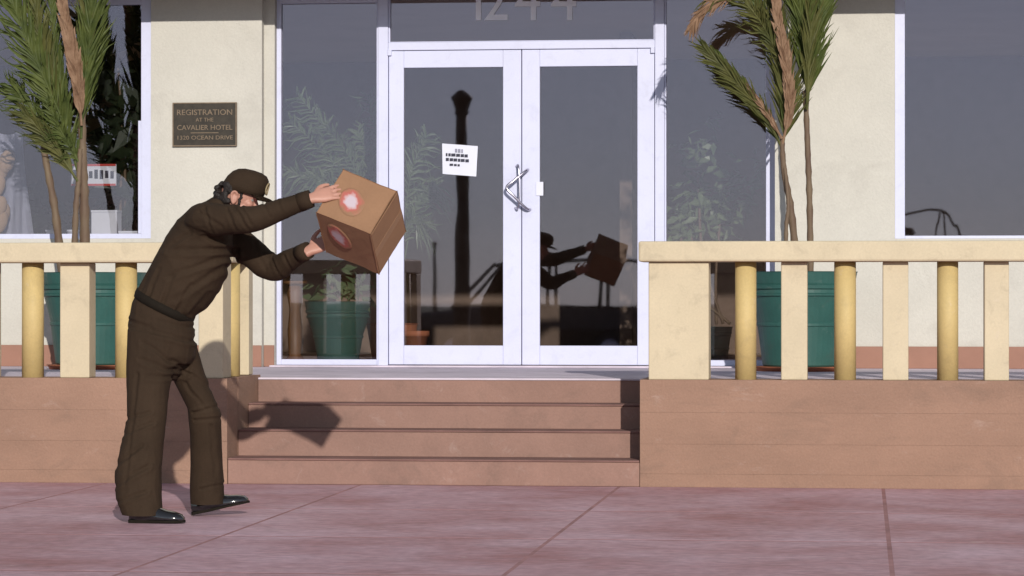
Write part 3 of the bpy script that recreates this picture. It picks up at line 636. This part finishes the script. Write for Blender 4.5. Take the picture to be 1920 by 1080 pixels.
for k in range(5): ball(bm, cc + Vector((rnd.uniform(-0.09, 0.09), 0, rnd.uniform(-0.06, 0.06))), Vector((0.07, 0, 0)), Vector((0, 0.05, 0)), Vector((0, 0, 0.045)), 8)
mk('sandbag', bm, M_RUST, t, True)
# dark wagon parked across the road, mirrored in the doors
def wagon(cx, cy, label):
    t = tag(empty('parked_car', (cx, cy, -0.17)), label, 'car'); z0 = -0.17
    M_CAR = mat('dark_brown_car_paint', (0.035, 0.024, 0.018), 0.35, 0.1, 3, coat=0.4)
    prof = [(-2.35, 0.75, 0.45), (-2.25, 0.98, 0.80), (-1.2, 1.12, 0.86), (0.0, 1.14, 0.88), (1.2, 1.14, 0.88), (2.1, 1.10, 0.86), (2.3, 0.80, 0.55)]
    bm = bmesh.new(); rings = []
    for x, zt, hw in prof: rings.append([Vector((cx + x, cy + y * hw, z0 + z)) for y, z in ((-1, 0.34), (-1.02, 0.7), (-0.96, zt - 0.06), (-0.8, zt), (0.8, zt), (0.96, zt - 0.06), (1.02, 0.7), (1, 0.34))])
    loft(bm, rings); mk('body', bm, M_CAR, t, False)
    bm = bmesh.new(); rings = []
    for x, zt, hw in ((-0.75, 1.86, 0.62), (-0.5, 1.93, 0.70), (0.5, 1.97, 0.72), (1.7, 1.95, 0.70), (2.0, 1.90, 0.64)): rings.append(ell((cx + x, cy, z0 + zt), Vector((0, hw, 0)), Vector((0, 0, 0.035)), 16, 3))
    loft(bm, rings); mk('roof', bm, M_CAR, t, True)
    for sg in (-1, 1):
        for xa, xb in ((-1.5, -0.72), (0.25, 0.25), (1.2, 1.25), (2.15, 1.95)):
            bm = bmesh.new(); tube(bm, [(cx + xa, cy + sg * 0.82, z0 + 1.10), (cx + xb, cy + sg * 0.66, z0 + 1.90)], 0.035, 8); mk('pillar', bm, M_CAR, t, True)
        for xw in (-1.45, 1.4):
            bm = bmesh.new()
            loft(bm, [ell((cx + xw, cy + sg * y, z0 + 0.34), Vector((r_, 0, 0)), Vector((0, 0, r_)), 24) for y, r_ in ((0.72, 0.30), (0.74, 0.34), (0.90, 0.34), (0.93, 0.29))])
            w_ = mk('wheel', bm, M_UPHOL, t, True)
            bm = bmesh.new(); loft(bm, [ell((cx + xw, cy + sg * y, z0 + 0.34), Vector((r_, 0, 0)), Vector((0, 0, r_)), 20) for y, r_ in ((0.925, 0.20), (0.945, 0.18), (0.95, 0.05))]); mk('rim', bm, M_CHROME, w_, True)
        bm = bmesh.new(); ball(bm, Vector((cx - 2.32, cy + sg * 0.55, z0 + 0.72)), Vector((0.06, 0, 0)), Vector((0, 0.10, 0)), Vector((0, 0, 0.10)), 12); mk('headlight', bm, M_WHITE, t, True)
        mk('bumper', bx(cx + sg * 2.33 - 0.06, cx + sg * 2.33 + 0.06, cy - 0.85, cy + 0.85, z0 + 0.40, z0 + 0.52, bev=0.02), M_CHROME, t)
    return t
cw = mirror_pt(1010, 500, -30.0, Y_DOOR + 0.02); wagon(cw.x, -30.0, 'dark brown wagon parked across the road, mirrored in the glass doors')

# ------------------------------------------------------------------ the man
def P(px, py, Y): return W(px, py, Y)
PXM = (P(300, 500, -2.78).z - P(300, 600, -2.78).z) / 100       # metres per photo pixel where he stands
YM = -2.78
SIDE = Vector((0, 1, 0))
def ring(px, py, hd, hw, ang, Y=YM, n=28, e=2.3):
    """horizontal-ish section: centre px/py, half depth hd (photo px) along the profile, half width hw (m); ang = tilt of the section in degrees"""
    a = math.radians(ang); A = Vector((math.cos(a), 0, -math.sin(a))) * hd * PXM
    return ell(P(px, py, Y), A, SIDE * hw * 0.94, n, e)
def remesh(bm, voxel, smooth_it, name, m, disp=None, parent=None):
    me = mesh_of(bm, name + '_raw'); o = bpy.data.objects.new(name + '_raw', me); COL.objects.link(o)
    md = o.modifiers.new('r', 'REMESH'); md.mode = 'VOXEL'; md.voxel_size = voxel; md.use_smooth_shade = True
    ms = o.modifiers.new('s', 'SMOOTH'); ms.factor = 0.5; ms.iterations = smooth_it
    bpy.context.view_layer.update(); dg = bpy.context.evaluated_depsgraph_get()
    out = bpy.data.meshes.new_from_object(o.evaluated_get(dg)); bpy.data.objects.remove(o); out.name = name
    if disp:
        nrm = [v.normal.copy() for v in out.vertices]
        for v, nn in zip(out.vertices, nrm): v.co += nn * disp(v.co)
    out.polygons.foreach_set('use_smooth', [True] * len(out.polygons))
    out.materials.clear(); out.materials.append(m)
    if parent: out.transform(inv_world(parent))
    return obj(name, out, parent)

# head frame
HC = P(449, 369, YM); tilt = math.radians(-16)
KS = 0.935
HF = Vector((math.cos(tilt), 0, math.sin(tilt))) * KS; HU = Vector((-math.sin(tilt), 0, math.cos(tilt))) * KS; HS = Vector((0, 1, 0)) * KS
def hp_(f, u, s=0.0): return HC + HF * f + HU * u + HS * s
# cardboard box frame (from its measured edges)
BU = Vector((113, -23, -45)).normalized(); BV = Vector((44, 50, 85)); BV = (BV - BU * BV.dot(BU)).normalized(); BW = BV.cross(BU); BW = BW if BW.z < 0 else -BW
PXB = PXM * 13.83 / 14.22; LU, LV, LW = 115 * PXB, 104 * PXB, 143 * PXB
BC = P(694, 440, -3.17)                                          # nearest corner
BP = BC - BU * LU                                                # left end of the front edge

def hand(bm, wrist, fwd, back, thumb, curl=(10, 25, 20), spread=0.16, scale=1.0):
    """palm, four bent fingers and a thumb; back = direction the back of the hand faces, thumb = thumb side"""
    fwd = fwd.normalized(); back = (back - fwd * back.dot(fwd)).normalized(); side = fwd.cross(back); side = side if side.dot(thumb) > 0 else -side
    w = Vector(wrist); s = scale
    rings = []
    for t, hw, ht in ((-0.03, 0.028, 0.022), (0.0, 0.028, 0.021), (0.03, 0.036, 0.019), (0.06, 0.042, 0.017), (0.09, 0.042, 0.014), (0.10, 0.040, 0.011)):
        rings.append(ell(w + fwd * t * s, side * hw * s, back * ht * s, 16, 2.6))
    loft(bm, rings)
    for off, L in ((0.031, 0.078), (0.010, 0.086), (-0.011, 0.080), (-0.031, 0.062)):
        p = w + (fwd * 0.088 + side * off) * s; d = (fwd + side * off * spread * 30).normalized(); pts = [p.copy()]; ang = 0
        for k, seg in enumerate((0.45, 0.30, 0.25)):
            ang += math.radians(curl[k]); dd = d * math.cos(ang) - back * math.sin(ang); p = p + dd * L * seg * s; pts.append(p.copy())
        tube(bm, spline(pts, 4), lerp_list([0.0100 * s, 0.0092 * s, 0.0085 * s, 0.0070 * s], 4), 10)
    p = w + (fwd * 0.028 + side * 0.026) * s
    pts = [p, p + (side * 0.028 + fwd * 0.026 - back * 0.006) * s, p + (side * 0.038 + fwd * 0.055 - back * 0.014) * s, p + (side * 0.040 + fwd * 0.078 - back * 0.024) * s]
    tube(bm, spline(pts, 4), lerp_list([0.015 * s, 0.0125 * s, 0.0105 * s, 0.0085 * s], 4), 10)

R_SH, R_EL, R_WR = P(386, 412, -2.95), P(476, 411, -3.08), P(581, 373, -3.10)
L_SH, L_EL, L_WR = P(412, 428, -2.62), P(512, 503, -2.62), P(576, 470, -2.78)
def body():
    bm = bmesh.new()
    # trunk and legs under the clothes
    loft(bm, [ring(302, 630, 42, 0.125, 20), ring(308, 572, 40, 0.12, 24), ring(345, 520, 46, 0.13, 27), ring(377, 450, 42, 0.14, 27), ring(396, 412, 30, 0.12, 27), ring(408, 396, 22, 0.07, 27)])
    for pts in ([P(300, 625, -2.85), P(282, 700, -2.88), P(277, 770, -2.92), P(263, 870, -2.97), P(268, 955, -3.01)], [P(315, 625, -2.71), P(345, 690, -2.68), P(377, 765, -2.64), P(385, 850, -2.58), P(386, 945, -2.53)]):
        tube(bm, spline(pts, 5), lerp_list([0.06, 0.055, 0.045, 0.04, 0.03], 5), 14)
    for sh, el, wr in ((R_SH, R_EL, R_WR), (L_SH, L_EL, L_WR)):
        tube(bm, spline([sh, sh.lerp(el, 0.5), el, el.lerp(wr, 0.4), wr], 5), lerp_list([0.055, 0.050, 0.040, 0.038, 0.027], 5), 14)
    # neck and head
    tube(bm, [P(405, 405, YM), P(424, 392, YM), hp_(-0.02, -0.04)], [0.065, 0.056, 0.055], 16)
    ball(bm, hp_(-0.005, 0.025), HF * 0.097, HS * 0.076, HU * 0.103, 24)
    ball(bm, hp_(0.028, -0.045), HF * 0.066, HS * 0.058, HU * 0.078, 20)
    ball(bm, hp_(0.062, -0.105), HF * 0.026, HS * 0.028, HU * 0.022, 14)         # chin
    ball(bm, hp_(0.015, -0.085), HF * 0.050, HS * 0.052, HU * 0.035, 16)         # jaw
    ball(bm, hp_(0.080, 0.018), HF * 0.018, HS * 0.050, HU * 0.012, 14)          # brow
    for s in (-1, 1):
        ball(bm, hp_(0.062, -0.020, s * 0.036), HF * 0.026, HS * 0.024, HU * 0.022, 12)   # cheek bones
        ball(bm, hp_(-0.008, -0.012, s * 0.077), HF * 0.020, HS * 0.009, HU * 0.033, 14)  # ears
        tube(bm, spline([hp_(0.006, 0.010, s * 0.082), hp_(-0.010, 0.024, s * 0.090), hp_(-0.026, 0.008, s * 0.090), hp_(-0.018, -0.022, s * 0.084), hp_(-0.004, -0.042, s * 0.079)], 4), 0.006, 8)
    tube(bm, spline([hp_(0.086, 0.006), hp_(0.100, -0.020), hp_(0.113, -0.040), hp_(0.096, -0.048)], 4), lerp_list([0.009, 0.011, 0.014, 0.012], 4), 10)  # nose
    for s in (-1, 1): ball(bm, hp_(0.098, -0.043, s * 0.011), HF * 0.010, HS * 0.008, HU * 0.007, 8)
    ball(bm, hp_(0.090, -0.070), HF * 0.010, HS * 0.024, HU * 0.0065, 10); ball(bm, hp_(0.087, -0.082), HF * 0.010, HS * 0.021, HU * 0.0075, 10)     # lips
    # hands on the carton
    rfw = (BP + BV * LV * 0.74 + BU * LU * 0.30 - R_WR).normalized()
    nface = BU.cross(BV); nface = nface if nface.y < 0 else -nface
    hand(bm, R_WR + rfw * 0.012, rfw, nface, BV, curl=(4, 16, 18), scale=0.95)
    lfw = (BU * 0.5 + BV * 0.8).normalized()
    hand(bm, L_WR + Vector((0.012, 0.0, 0.0)), lfw, BW, -BU, curl=(8, 10, 10), scale=0.95)
    o = remesh(bm, 0.0042, 3, 'person', M_SKIN)
    return o
MAN = body()
tag(MAN, 'man in brown uniform and cap leaning forward to throw a carton', 'person')
for s in (-1, 1):
    bm = bmesh.new(); ball(bm, hp_(0.072, 0.000, s * 0.031), HF * 0.013, HS * 0.013, HU * 0.011, 12); mk('eye', bm, M_EYE, MAN, True)
def folds(amp, sc, stretch):
    def f(c):
        q = Vector((c.x * stretch[0], c.y * stretch[1], c.z * stretch[2])) * sc
        a = noise.noise(q); b = noise.noise(q * 2.3 + Vector((5, 1, 2)))
        msk = min(1.0, max(0.0, 0.5 + 1.6 * noise.noise(c * 3.5 + Vector((9, 4, 7)))))
        rdg = max(0.0, 1 - abs(a) * 3.2) ** 1.3; rdg2 = max(0.0, 1 - abs(b) * 3.5) ** 1.3
        return amp * ((rdg * 0.8 + rdg2 * 0.4) * msk + noise.noise(q * 0.5) * 0.9 - 0.25)
    return f
def creased(base, lines):
    """explicit drag folds: lines of (px, py, px, py, width_m, depth_m) in his profile plane"""
    L = [(P(a, b, YM), P(c, d, YM), w, dp) for a, b, c, d, w, dp in lines]
    def f(c):
        v = base(c)
        for p, q, w, dp in L:
            ex, ez = q.x - p.x, q.z - p.z; l2 = ex * ex + ez * ez; t = ((c.x - p.x) * ex + (c.z - p.z) * ez) / l2; t = min(1, max(0, t))
            wob = 0.006 * noise.noise(c * 14); dx, dz = c.x - p.x - ex * t + wob, c.z - p.z - ez * t + wob
            s_ = (ex * dz - ez * dx) / math.sqrt(l2); r = math.sqrt(dx * dx + dz * dz) / w
            if r < 3: v += dp * (1 - 0.55 * t) * (-math.exp(-r * r) + 0.75 * math.exp(-((r - 1.35) * 1.3) ** 2) * (1 if s_ > 0 else 0.35))
        return v
    return f
SHIRT_LINES = [(436, 470, 330, 470, 0.016, 0.011), (436, 480, 330, 520, 0.016, 0.010), (428, 500, 345, 560, 0.015, 0.009), (425, 455, 350, 420, 0.014, 0.008), (372, 440, 318, 470, 0.013, 0.007),
               (290, 560, 312, 505, 0.012, 0.009), (318, 572, 338, 520, 0.012, 0.009), (344, 584, 372, 535, 0.012, 0.009), (275, 545, 290, 510, 0.010, 0.007), (364, 590, 400, 550, 0.012, 0.008),
               (462, 390, 492, 432, 0.010, 0.007), (474, 388, 500, 425, 0.009, 0.006), (450, 395, 470, 434, 0.010, 0.006), (520, 385, 535, 412, 0.009, 0.005), (548, 380, 556, 402, 0.008, 0.004), (395, 400, 440, 428, 0.011, 0.006), (405, 392, 420, 440, 0.011, 0.007),
               (500, 480, 520, 520, 0.010, 0.006), (530, 480, 545, 515, 0.009, 0.006), (470, 455, 490, 505, 0.010, 0.006)]
TROUSER_LINES = [(352, 690, 285, 640, 0.013, 0.010), (350, 700, 280, 672, 0.013, 0.010), (345, 705, 290, 705, 0.012, 0.008), (368, 640, 300, 620, 0.013, 0.009), (360, 615, 310, 602, 0.010, 0.006), (340, 690, 392, 735, 0.012, 0.008), (345, 720, 385, 770, 0.011, 0.007),
                 (355, 775, 412, 760, 0.010, 0.007), (358, 790, 410, 785, 0.010, 0.006), (300, 770, 245, 785, 0.011, 0.007), (305, 790, 240, 815, 0.011, 0.007), (290, 830, 225, 880, 0.013, 0.009), (300, 870, 240, 905, 0.013, 0.009), (300, 915, 245, 935, 0.012, 0.008), (275, 700, 262, 900, 0.012, 0.006), (388, 800, 392, 930, 0.011, 0.005), (365, 920, 412, 910, 0.009, 0.005), (250, 600, 300, 615, 0.011, 0.006)]
# shirt
bm = bmesh.new()
loft(bm, [ring(304, 584, 54, 0.150, 25), ring(310, 571, 58, 0.165, 26), ring(329, 549, 64, 0.178, 27), ring(351, 514, 68, 0.188, 28), ring(370, 476, 65, 0.195, 28), ring(385, 440, 57, 0.200, 28), ring(396, 410, 43, 0.180, 28), ring(406, 394, 30, 0.11, 28), ring(414, 386, 25, 0.075, 28)])
for sh, el, wr, dy in ((R_SH, R_EL, R_WR, -1), (L_SH, L_EL, L_WR, 1)):
    P_ = spline([sh + Vector((-0.05, -dy * 0.05, 0.0)), sh, sh.lerp(el, 0.5), el, el.lerp(wr, 0.5), wr], 5)
    tube(bm, P_, lerp_list([0.076, 0.085, 0.075, 0.064, 0.054, 0.042], 5), 18)
SHIRT = remesh(bm, 0.0065, 5, 'shirt', M_UNI, creased(folds(0.0045, 5.5, (1.15, 0.8, 1.15)), SHIRT_LINES), MAN)
tag(SHIRT, 'long sleeved dark brown uniform shirt')
for wr, el in ((R_WR, R_EL), (L_WR, L_EL)):
    d = (wr - el).normalized(); bm = bmesh.new(); tube(bm, [wr - d * 0.055, wr - d * 0.02, wr + d * 0.006], [0.046, 0.045, 0.043], 20); mk('cuff', bm, M_UNI, SHIRT, True)
bm = bmesh.new(); loft(bm, [ring(410, 390, 27, 0.078, 28), ring(420, 382, 25, 0.072, 28), ring(426, 378, 23, 0.066, 28)]); mk('collar', bm, M_UNI, SHIRT, True)
# trousers
bm = bmesh.new()
loft(bm, [ring(309, 572, 57, 0.165, 27), ring(305, 592, 62, 0.175, 24), ring(303, 630, 66, 0.182, 18), ring(306, 662, 60, 0.172, 8), ring(312, 682, 46, 0.14, 0)])
ball(bm, P(318, 684, -2.78), Vector((0.070, 0, 0)), Vector((0, 0.12, 0)), Vector((0, 0, 0.075)), 16)
def leg(bm, secs):
    rings = []
    for (px_, py_, hd, hw, Y, an) in secs: rings.append(ring(px_, py_, hd, hw, an, Y, 24, 2.2))
    loft(bm, rings)
leg(bm, [(290, 625, 53, 0.095, -2.87, 10), (281, 680, 45, 0.095, -2.885, 4), (277, 735, 39, 0.095, -2.90, 0), (275, 785, 37, 0.092, -2.92, 0), (266, 835, 40, 0.097, -2.945, -4), (259, 885, 43, 0.105, -2.97, -10), (260, 930, 42, 0.105, -2.99, -8), (269, 972, 36, 0.10, -3.01, 0), (275, 1015, 33, 0.095, -3.02, 0)])
leg(bm, [(322, 625, 52, 0.095, -2.69, 24), (342, 680, 47, 0.095, -2.68, 24), (364, 730, 40, 0.09, -2.66, 20), (383, 770, 32, 0.09, -2.64, 8), (386, 815, 30, 0.09, -2.61, 0), (387, 870, 30, 0.09, -2.575, 0), (387, 915, 31, 0.09, -2.55, 0), (389, 950, 31, 0.095, -2.54, 0), (390, 985, 31, 0.095, -2.54, 0)])
TR = remesh(bm, 0.0065, 4, 'trousers', M_UNI, creased(folds(0.005, 5.5, (1.6, 1.2, 0.5)), TROUSER_LINES), MAN)
hz = (P(270, 964, -3.01), P(388, 943, -2.54)); bmt = bmesh.new(); bmt.from_mesh(TR.data); IT = inv_world(MAN); hn = (Vector((1, 0, 0)).cross(hz[1] - hz[0])); hn = hn if hn.z > 0 else -hn
bmesh.ops.bisect_plane(bmt, geom=bmt.verts[:] + bmt.edges[:] + bmt.faces[:], plane_co=IT @ hz[0], plane_no=hn.normalized(), clear_inner=True)
bmt.to_mesh(TR.data); bmt.free(); TR.data.polygons.foreach_set('use_smooth', [True] * len(TR.data.polygons))
tag(TR, 'loose dark brown trousers flared at the hem')
bm = bmesh.new(); loft(bm, [ring(306, 581, 59.5, 0.176, 27), ring(309, 573, 60.5, 0.178, 27), ring(312, 566, 60, 0.176, 27)]); mk('belt', bm, M_BELT, MAN, True)
# shoes
def shoe(heel, toe, name='shoe'):
    d = (toe - heel); L = d.length; d.normalize(); up = Vector((0, 1, 0)).cross(d); up = up if up.z > 0 else -up; s = Vector((0, 1, 0))
    bm = bmesh.new(); rings = []
    for t, hw, h in ((0.0, 0.022, 0.06), (0.03, 0.034, 0.095), (0.2, 0.038, 0.105), (0.36, 0.040, 0.098), (0.5, 0.045, 0.078), (0.68, 0.050, 0.062), (0.84, 0.045, 0.054), (0.95, 0.032, 0.043), (1.0, 0.014, 0.028)):
        c = heel + d * L * t; b = c + up * 0.014
        rings.append([b + s * hw * x + up * (h - 0.014) * z for x, z in ((-1, 0), (-1.02, 0.3), (-0.9, 0.62), (-0.6, 0.88), (-0.25, 1.0), (0.25, 1.0), (0.6, 0.88), (0.9, 0.62), (1.02, 0.3), (1, 0))])
    loft(bm, rings); sh = mk(name, bm, M_SHOE, MAN, True)
    bm = bmesh.new(); rings = []
    for t, hw in ((-0.01, 0.02), (0.03, 0.036), (0.3, 0.038), (0.68, 0.053), (0.9, 0.043), (1.01, 0.014)):
        c = heel + d * L * t; lo = 0.0 if t < 0.32 else 0.004
        rings.append([c + s * hw + up * lo, c + s * hw + up * 0.0145, c - s * hw + up * 0.0145, c - s * hw + up * lo])
    loft(bm, rings); mk('sole', bm, M_BELT, sh)
z_ = 0.001
h1 = P(243, 978, -3.01); h1.z = z_; t1 = P(346, 978, -3.03); t1.z = z_; shoe(h1, t1)
h2 = P(362, 966, -2.53); h2.z = 0.004; t2 = P(467, 944, -2.50); shoe(h2, t2)
# cap
bm = bmesh.new(); rings = []
for t, fz, w in ((0, 1.00, 1.00), (0.25, 1.01, 1.02), (0.5, 0.98, 1.0), (0.74, 0.87, 0.90), (0.90, 0.68, 0.72), (0.98, 0.40, 0.42), (1.0, 0.05, 0.05)):
    rings.append(ell(hp_(0.006 + 0.030 * t, 0.026 + 0.126 * t), HF * 0.112 * fz, HS * 0.092 * w, 30, 2.1))
loft(bm, rings); CAP = mk('cap', bm, M_UNI, MAN, True); tag(CAP, 'dark brown peaked cap')
bm = bmesh.new(); g0, g1 = [], []
for i in range(17):
    a = math.radians(-62 + 124 * i / 16); e = math.cos(a) ** 0.7
    inn = hp_(0.006 + 0.106 * math.cos(a), 0.036, 0.088 * math.sin(a)); outp = hp_(0.012 + 0.112 * math.cos(a) + 0.080 * e, 0.016 - 0.012 * (1 - math.cos(a)), 0.092 * math.sin(a))
    g0.append(inn); g1.append(outp)
va = [bm.verts.new(p) for p in g0]; vm = [bm.verts.new((a + b) / 2 + HU * 0.006) for a, b in zip(g0, g1)]; vb = [bm.verts.new(p) for p in g1]
for i in range(16): bm.faces.new((va[i], va[i + 1], vm[i + 1], vm[i])); bm.faces.new((vm[i], vm[i + 1], vb[i + 1], vb[i]))
bmesh.ops.solidify(bm, geom=bm.faces[:], thickness=0.005); mk('visor', bm, M_UNI, CAP, True)
M_EMB = mat('tan_embroidery', (0.30, 0.23, 0.13), 0.7, 0.1, 30)
bm = bmesh.new(); E_ = []
for i in range(25):
    a = 2 * math.pi * i / 24; s_ = 0.026 * math.sin(a); u_ = 0.078 + 0.030 * math.cos(a)
    E_.append(hp_(0.1335 - 0.5 * s_ * s_ / 0.09 * 1.2 - 0.10 * max(0, u_ - 0.085), u_, s_))
tube(bm, E_, 0.004, 6); mk('emblem', bm, M_EMB, CAP, True)
# hair
bm = bmesh.new(); rh = random.Random(2)
for k in range(150):
    f_ = rh.uniform(-0.105, 0.02); u_ = rh.uniform(-0.055, 0.045); sg = rh.choice((-1, 1))
    if f_ > -0.03 and u_ < 0.018: continue
    w_ = 0.080 * math.sqrt(max(0.0, 1 - (min(abs(f_ + 0.005), 0.10) / 0.112) ** 2))
    s_ = sg * w_ if f_ > -0.075 else rh.uniform(-0.06, 0.06)
    ball(bm, hp_(f_ - (0.012 if f_ < -0.075 else 0), u_, s_), HF * rh.uniform(0.011, 0.019), HS * rh.uniform(0.008, 0.014), HU * rh.uniform(0.011, 0.019), 8)
for k in range(26): ball(bm, hp_(-0.110 + rh.uniform(-0.018, 0.012), rh.uniform(-0.055, 0.02), rh.uniform(-0.05, 0.05)), HF * 0.016, HS * 0.014, HU * 0.016, 8)
for s in (-1, 1):
    for k in range(7): ball(bm, hp_(0.020 + rh.uniform(-0.006, 0.006), 0.022 - 0.011 * k, s * (0.074 - 0.002 * k)), HF * 0.010, HS * 0.007, HU * 0.010, 8)
remesh(bm, 0.005, 1, 'hair', M_HAIR, None, MAN)

# ------------------------------------------------------------------ the carton he throws
BOX = tag(empty('cardboard_box', BC), 'brown cardboard carton with white and red marks in the man\'s hands', 'box')
cen = BC + (-BU * LU + BV * LV + BW * LW) * 0.5
nF = BU.cross(BV).normalized(); nF = nF if nF.y < 0 else -nF      # upper front face normal
nV = BU.cross(BW).normalized(); nV = nV if nV.y < 0 else -nV      # lower front face normal
def obox(bm, c, a, b, d, bev=0.0):
    r = bmesh.ops.create_cube(bm, size=2.0)
    for v in r['verts']: v.co = c + a * v.co.x + b * v.co.y + d * v.co.z
    if bev: bmesh.ops.bevel(bm, geom=list({e for v in r['verts'] for e in v.link_edges}), offset=bev, segments=2, profile=0.5, affect='EDGES')
hu, hv, hw_ = LU / 2, LV / 2, LW / 2
bm = bmesh.new(); obox(bm, cen, BU * hu, BV * hv, BW * hw_, 0.005)
bmesh.ops.subdivide_edges(bm, edges=[e for e in bm.edges if e.calc_length() > 0.1], cuts=9, use_grid_fill=True)
for v in bm.verts: v.co += noise.noise_vector(v.co * 9) * 0.004 + noise.noise_vector(v.co * 30) * 0.0012
mk('carton', bm, M_CARD, BOX)
bm = bmesh.new(); obox(bm, cen + BU * (hu + 0.0035), BU * 0.0012, BV * hv * 0.98, BW * hw_ * 0.97); mk('flap', bm, M_CARD, BOX)
bm = bmesh.new(); obox(bm, cen + BU * (hu + 0.0055), BU * 0.0005, BV * hv * 0.99, BW * 0.026); mk('tape', bm, M_TAPE, BOX)
def print_mat():
    """worn ink: white in the middle, red towards the edge, bare board showing through"""
    m = bpy.data.materials.new('worn_white_red_print'); m.use_nodes = True; n, l = m.node_tree.nodes, m.node_tree.links; b = n['Principled BSDF']; b.inputs['Roughness'].default_value = 0.75
    at = n.new('ShaderNodeAttribute'); at.attribute_name = 'rim'; g = n.new('ShaderNodeNewGeometry'); t = n.new('ShaderNodeTexNoise'); t.inputs['Scale'].default_value = 26; t.inputs['Detail'].default_value = 4
    l.new(g.outputs['Position'], t.inputs['Vector']); ma = n.new('ShaderNodeMath'); ma.operation = 'MULTIPLY_ADD'; ma.inputs[1].default_value = 0.9; l.new(t.outputs['Fac'], ma.inputs[0]); l.new(at.outputs['Fac'], ma.inputs[2])
    cr = n.new('ShaderNodeValToRGB'); l.new(ma.outputs[0], cr.inputs[0]); e = cr.color_ramp.elements
    sb = n.new('ShaderNodeMath'); sb.operation = 'MULTIPLY'; sb.inputs[1].default_value = 0.6; l.new(ma.outputs[0], sb.inputs[0]); l.new(sb.outputs[0], cr.inputs[0])
    e[0].position = 0.46; e[0].color = (0.52, 0.43, 0.47, 1); e[1].position = 0.86; e[1].color = (0.275, 0.150, 0.082, 1)
    for p, c in ((0.58, (0.50, 0.30, 0.29, 1)), (0.65, (0.42, 0.11, 0.09, 1)), (0.75, (0.36, 0.13, 0.085, 1))): q = cr.color_ramp.elements.new(p); q.color = c
    l.new(cr.outputs[0], b.inputs['Base Color']); return m
M_PRINT = print_mat()
def mark(c, A, B, n):
    bm = bmesh.new(); lay = bm.verts.layers.float.new('rim'); K, S = 8, 36
    ctr = bm.verts.new(c + n * 0.0062); ctr[lay] = 0.0; prev = None
    for k in range(1, K + 1):
        row = []
        for i in range(S):
            a = 2 * math.pi * i / S; v = bm.verts.new(c + n * (0.0062 if k < K else 0.002) + (A * math.cos(a) + B * math.sin(a)) * k / K); v[lay] = k / K; row.append(v)
        for i in range(S):
            if prev: bm.faces.new((prev[i], prev[(i + 1) % S], row[(i + 1) % S], row[i]))
            else: bm.faces.new((ctr, row[(i + 1) % S], row[i]))
        prev = row
    mk('print', bm, M_PRINT, BOX)
def perp(a, n): return a.cross(n).normalized()
a1 = (BU * 0.34 * LU - BV * 0.41 * LV).normalized(); mark(BP + BU * LU * 0.42 + BV * LV * 0.46, a1 * 0.080, perp(a1, nF) * 0.062, nF)
a2 = (BU * 0.21 * LU + BW * 0.54 * LW).normalized(); mark(BP + BU * LU * 0.36 + BW * LW * 0.40, a2 * 0.100, perp(a2, nV) * 0.058, nV)
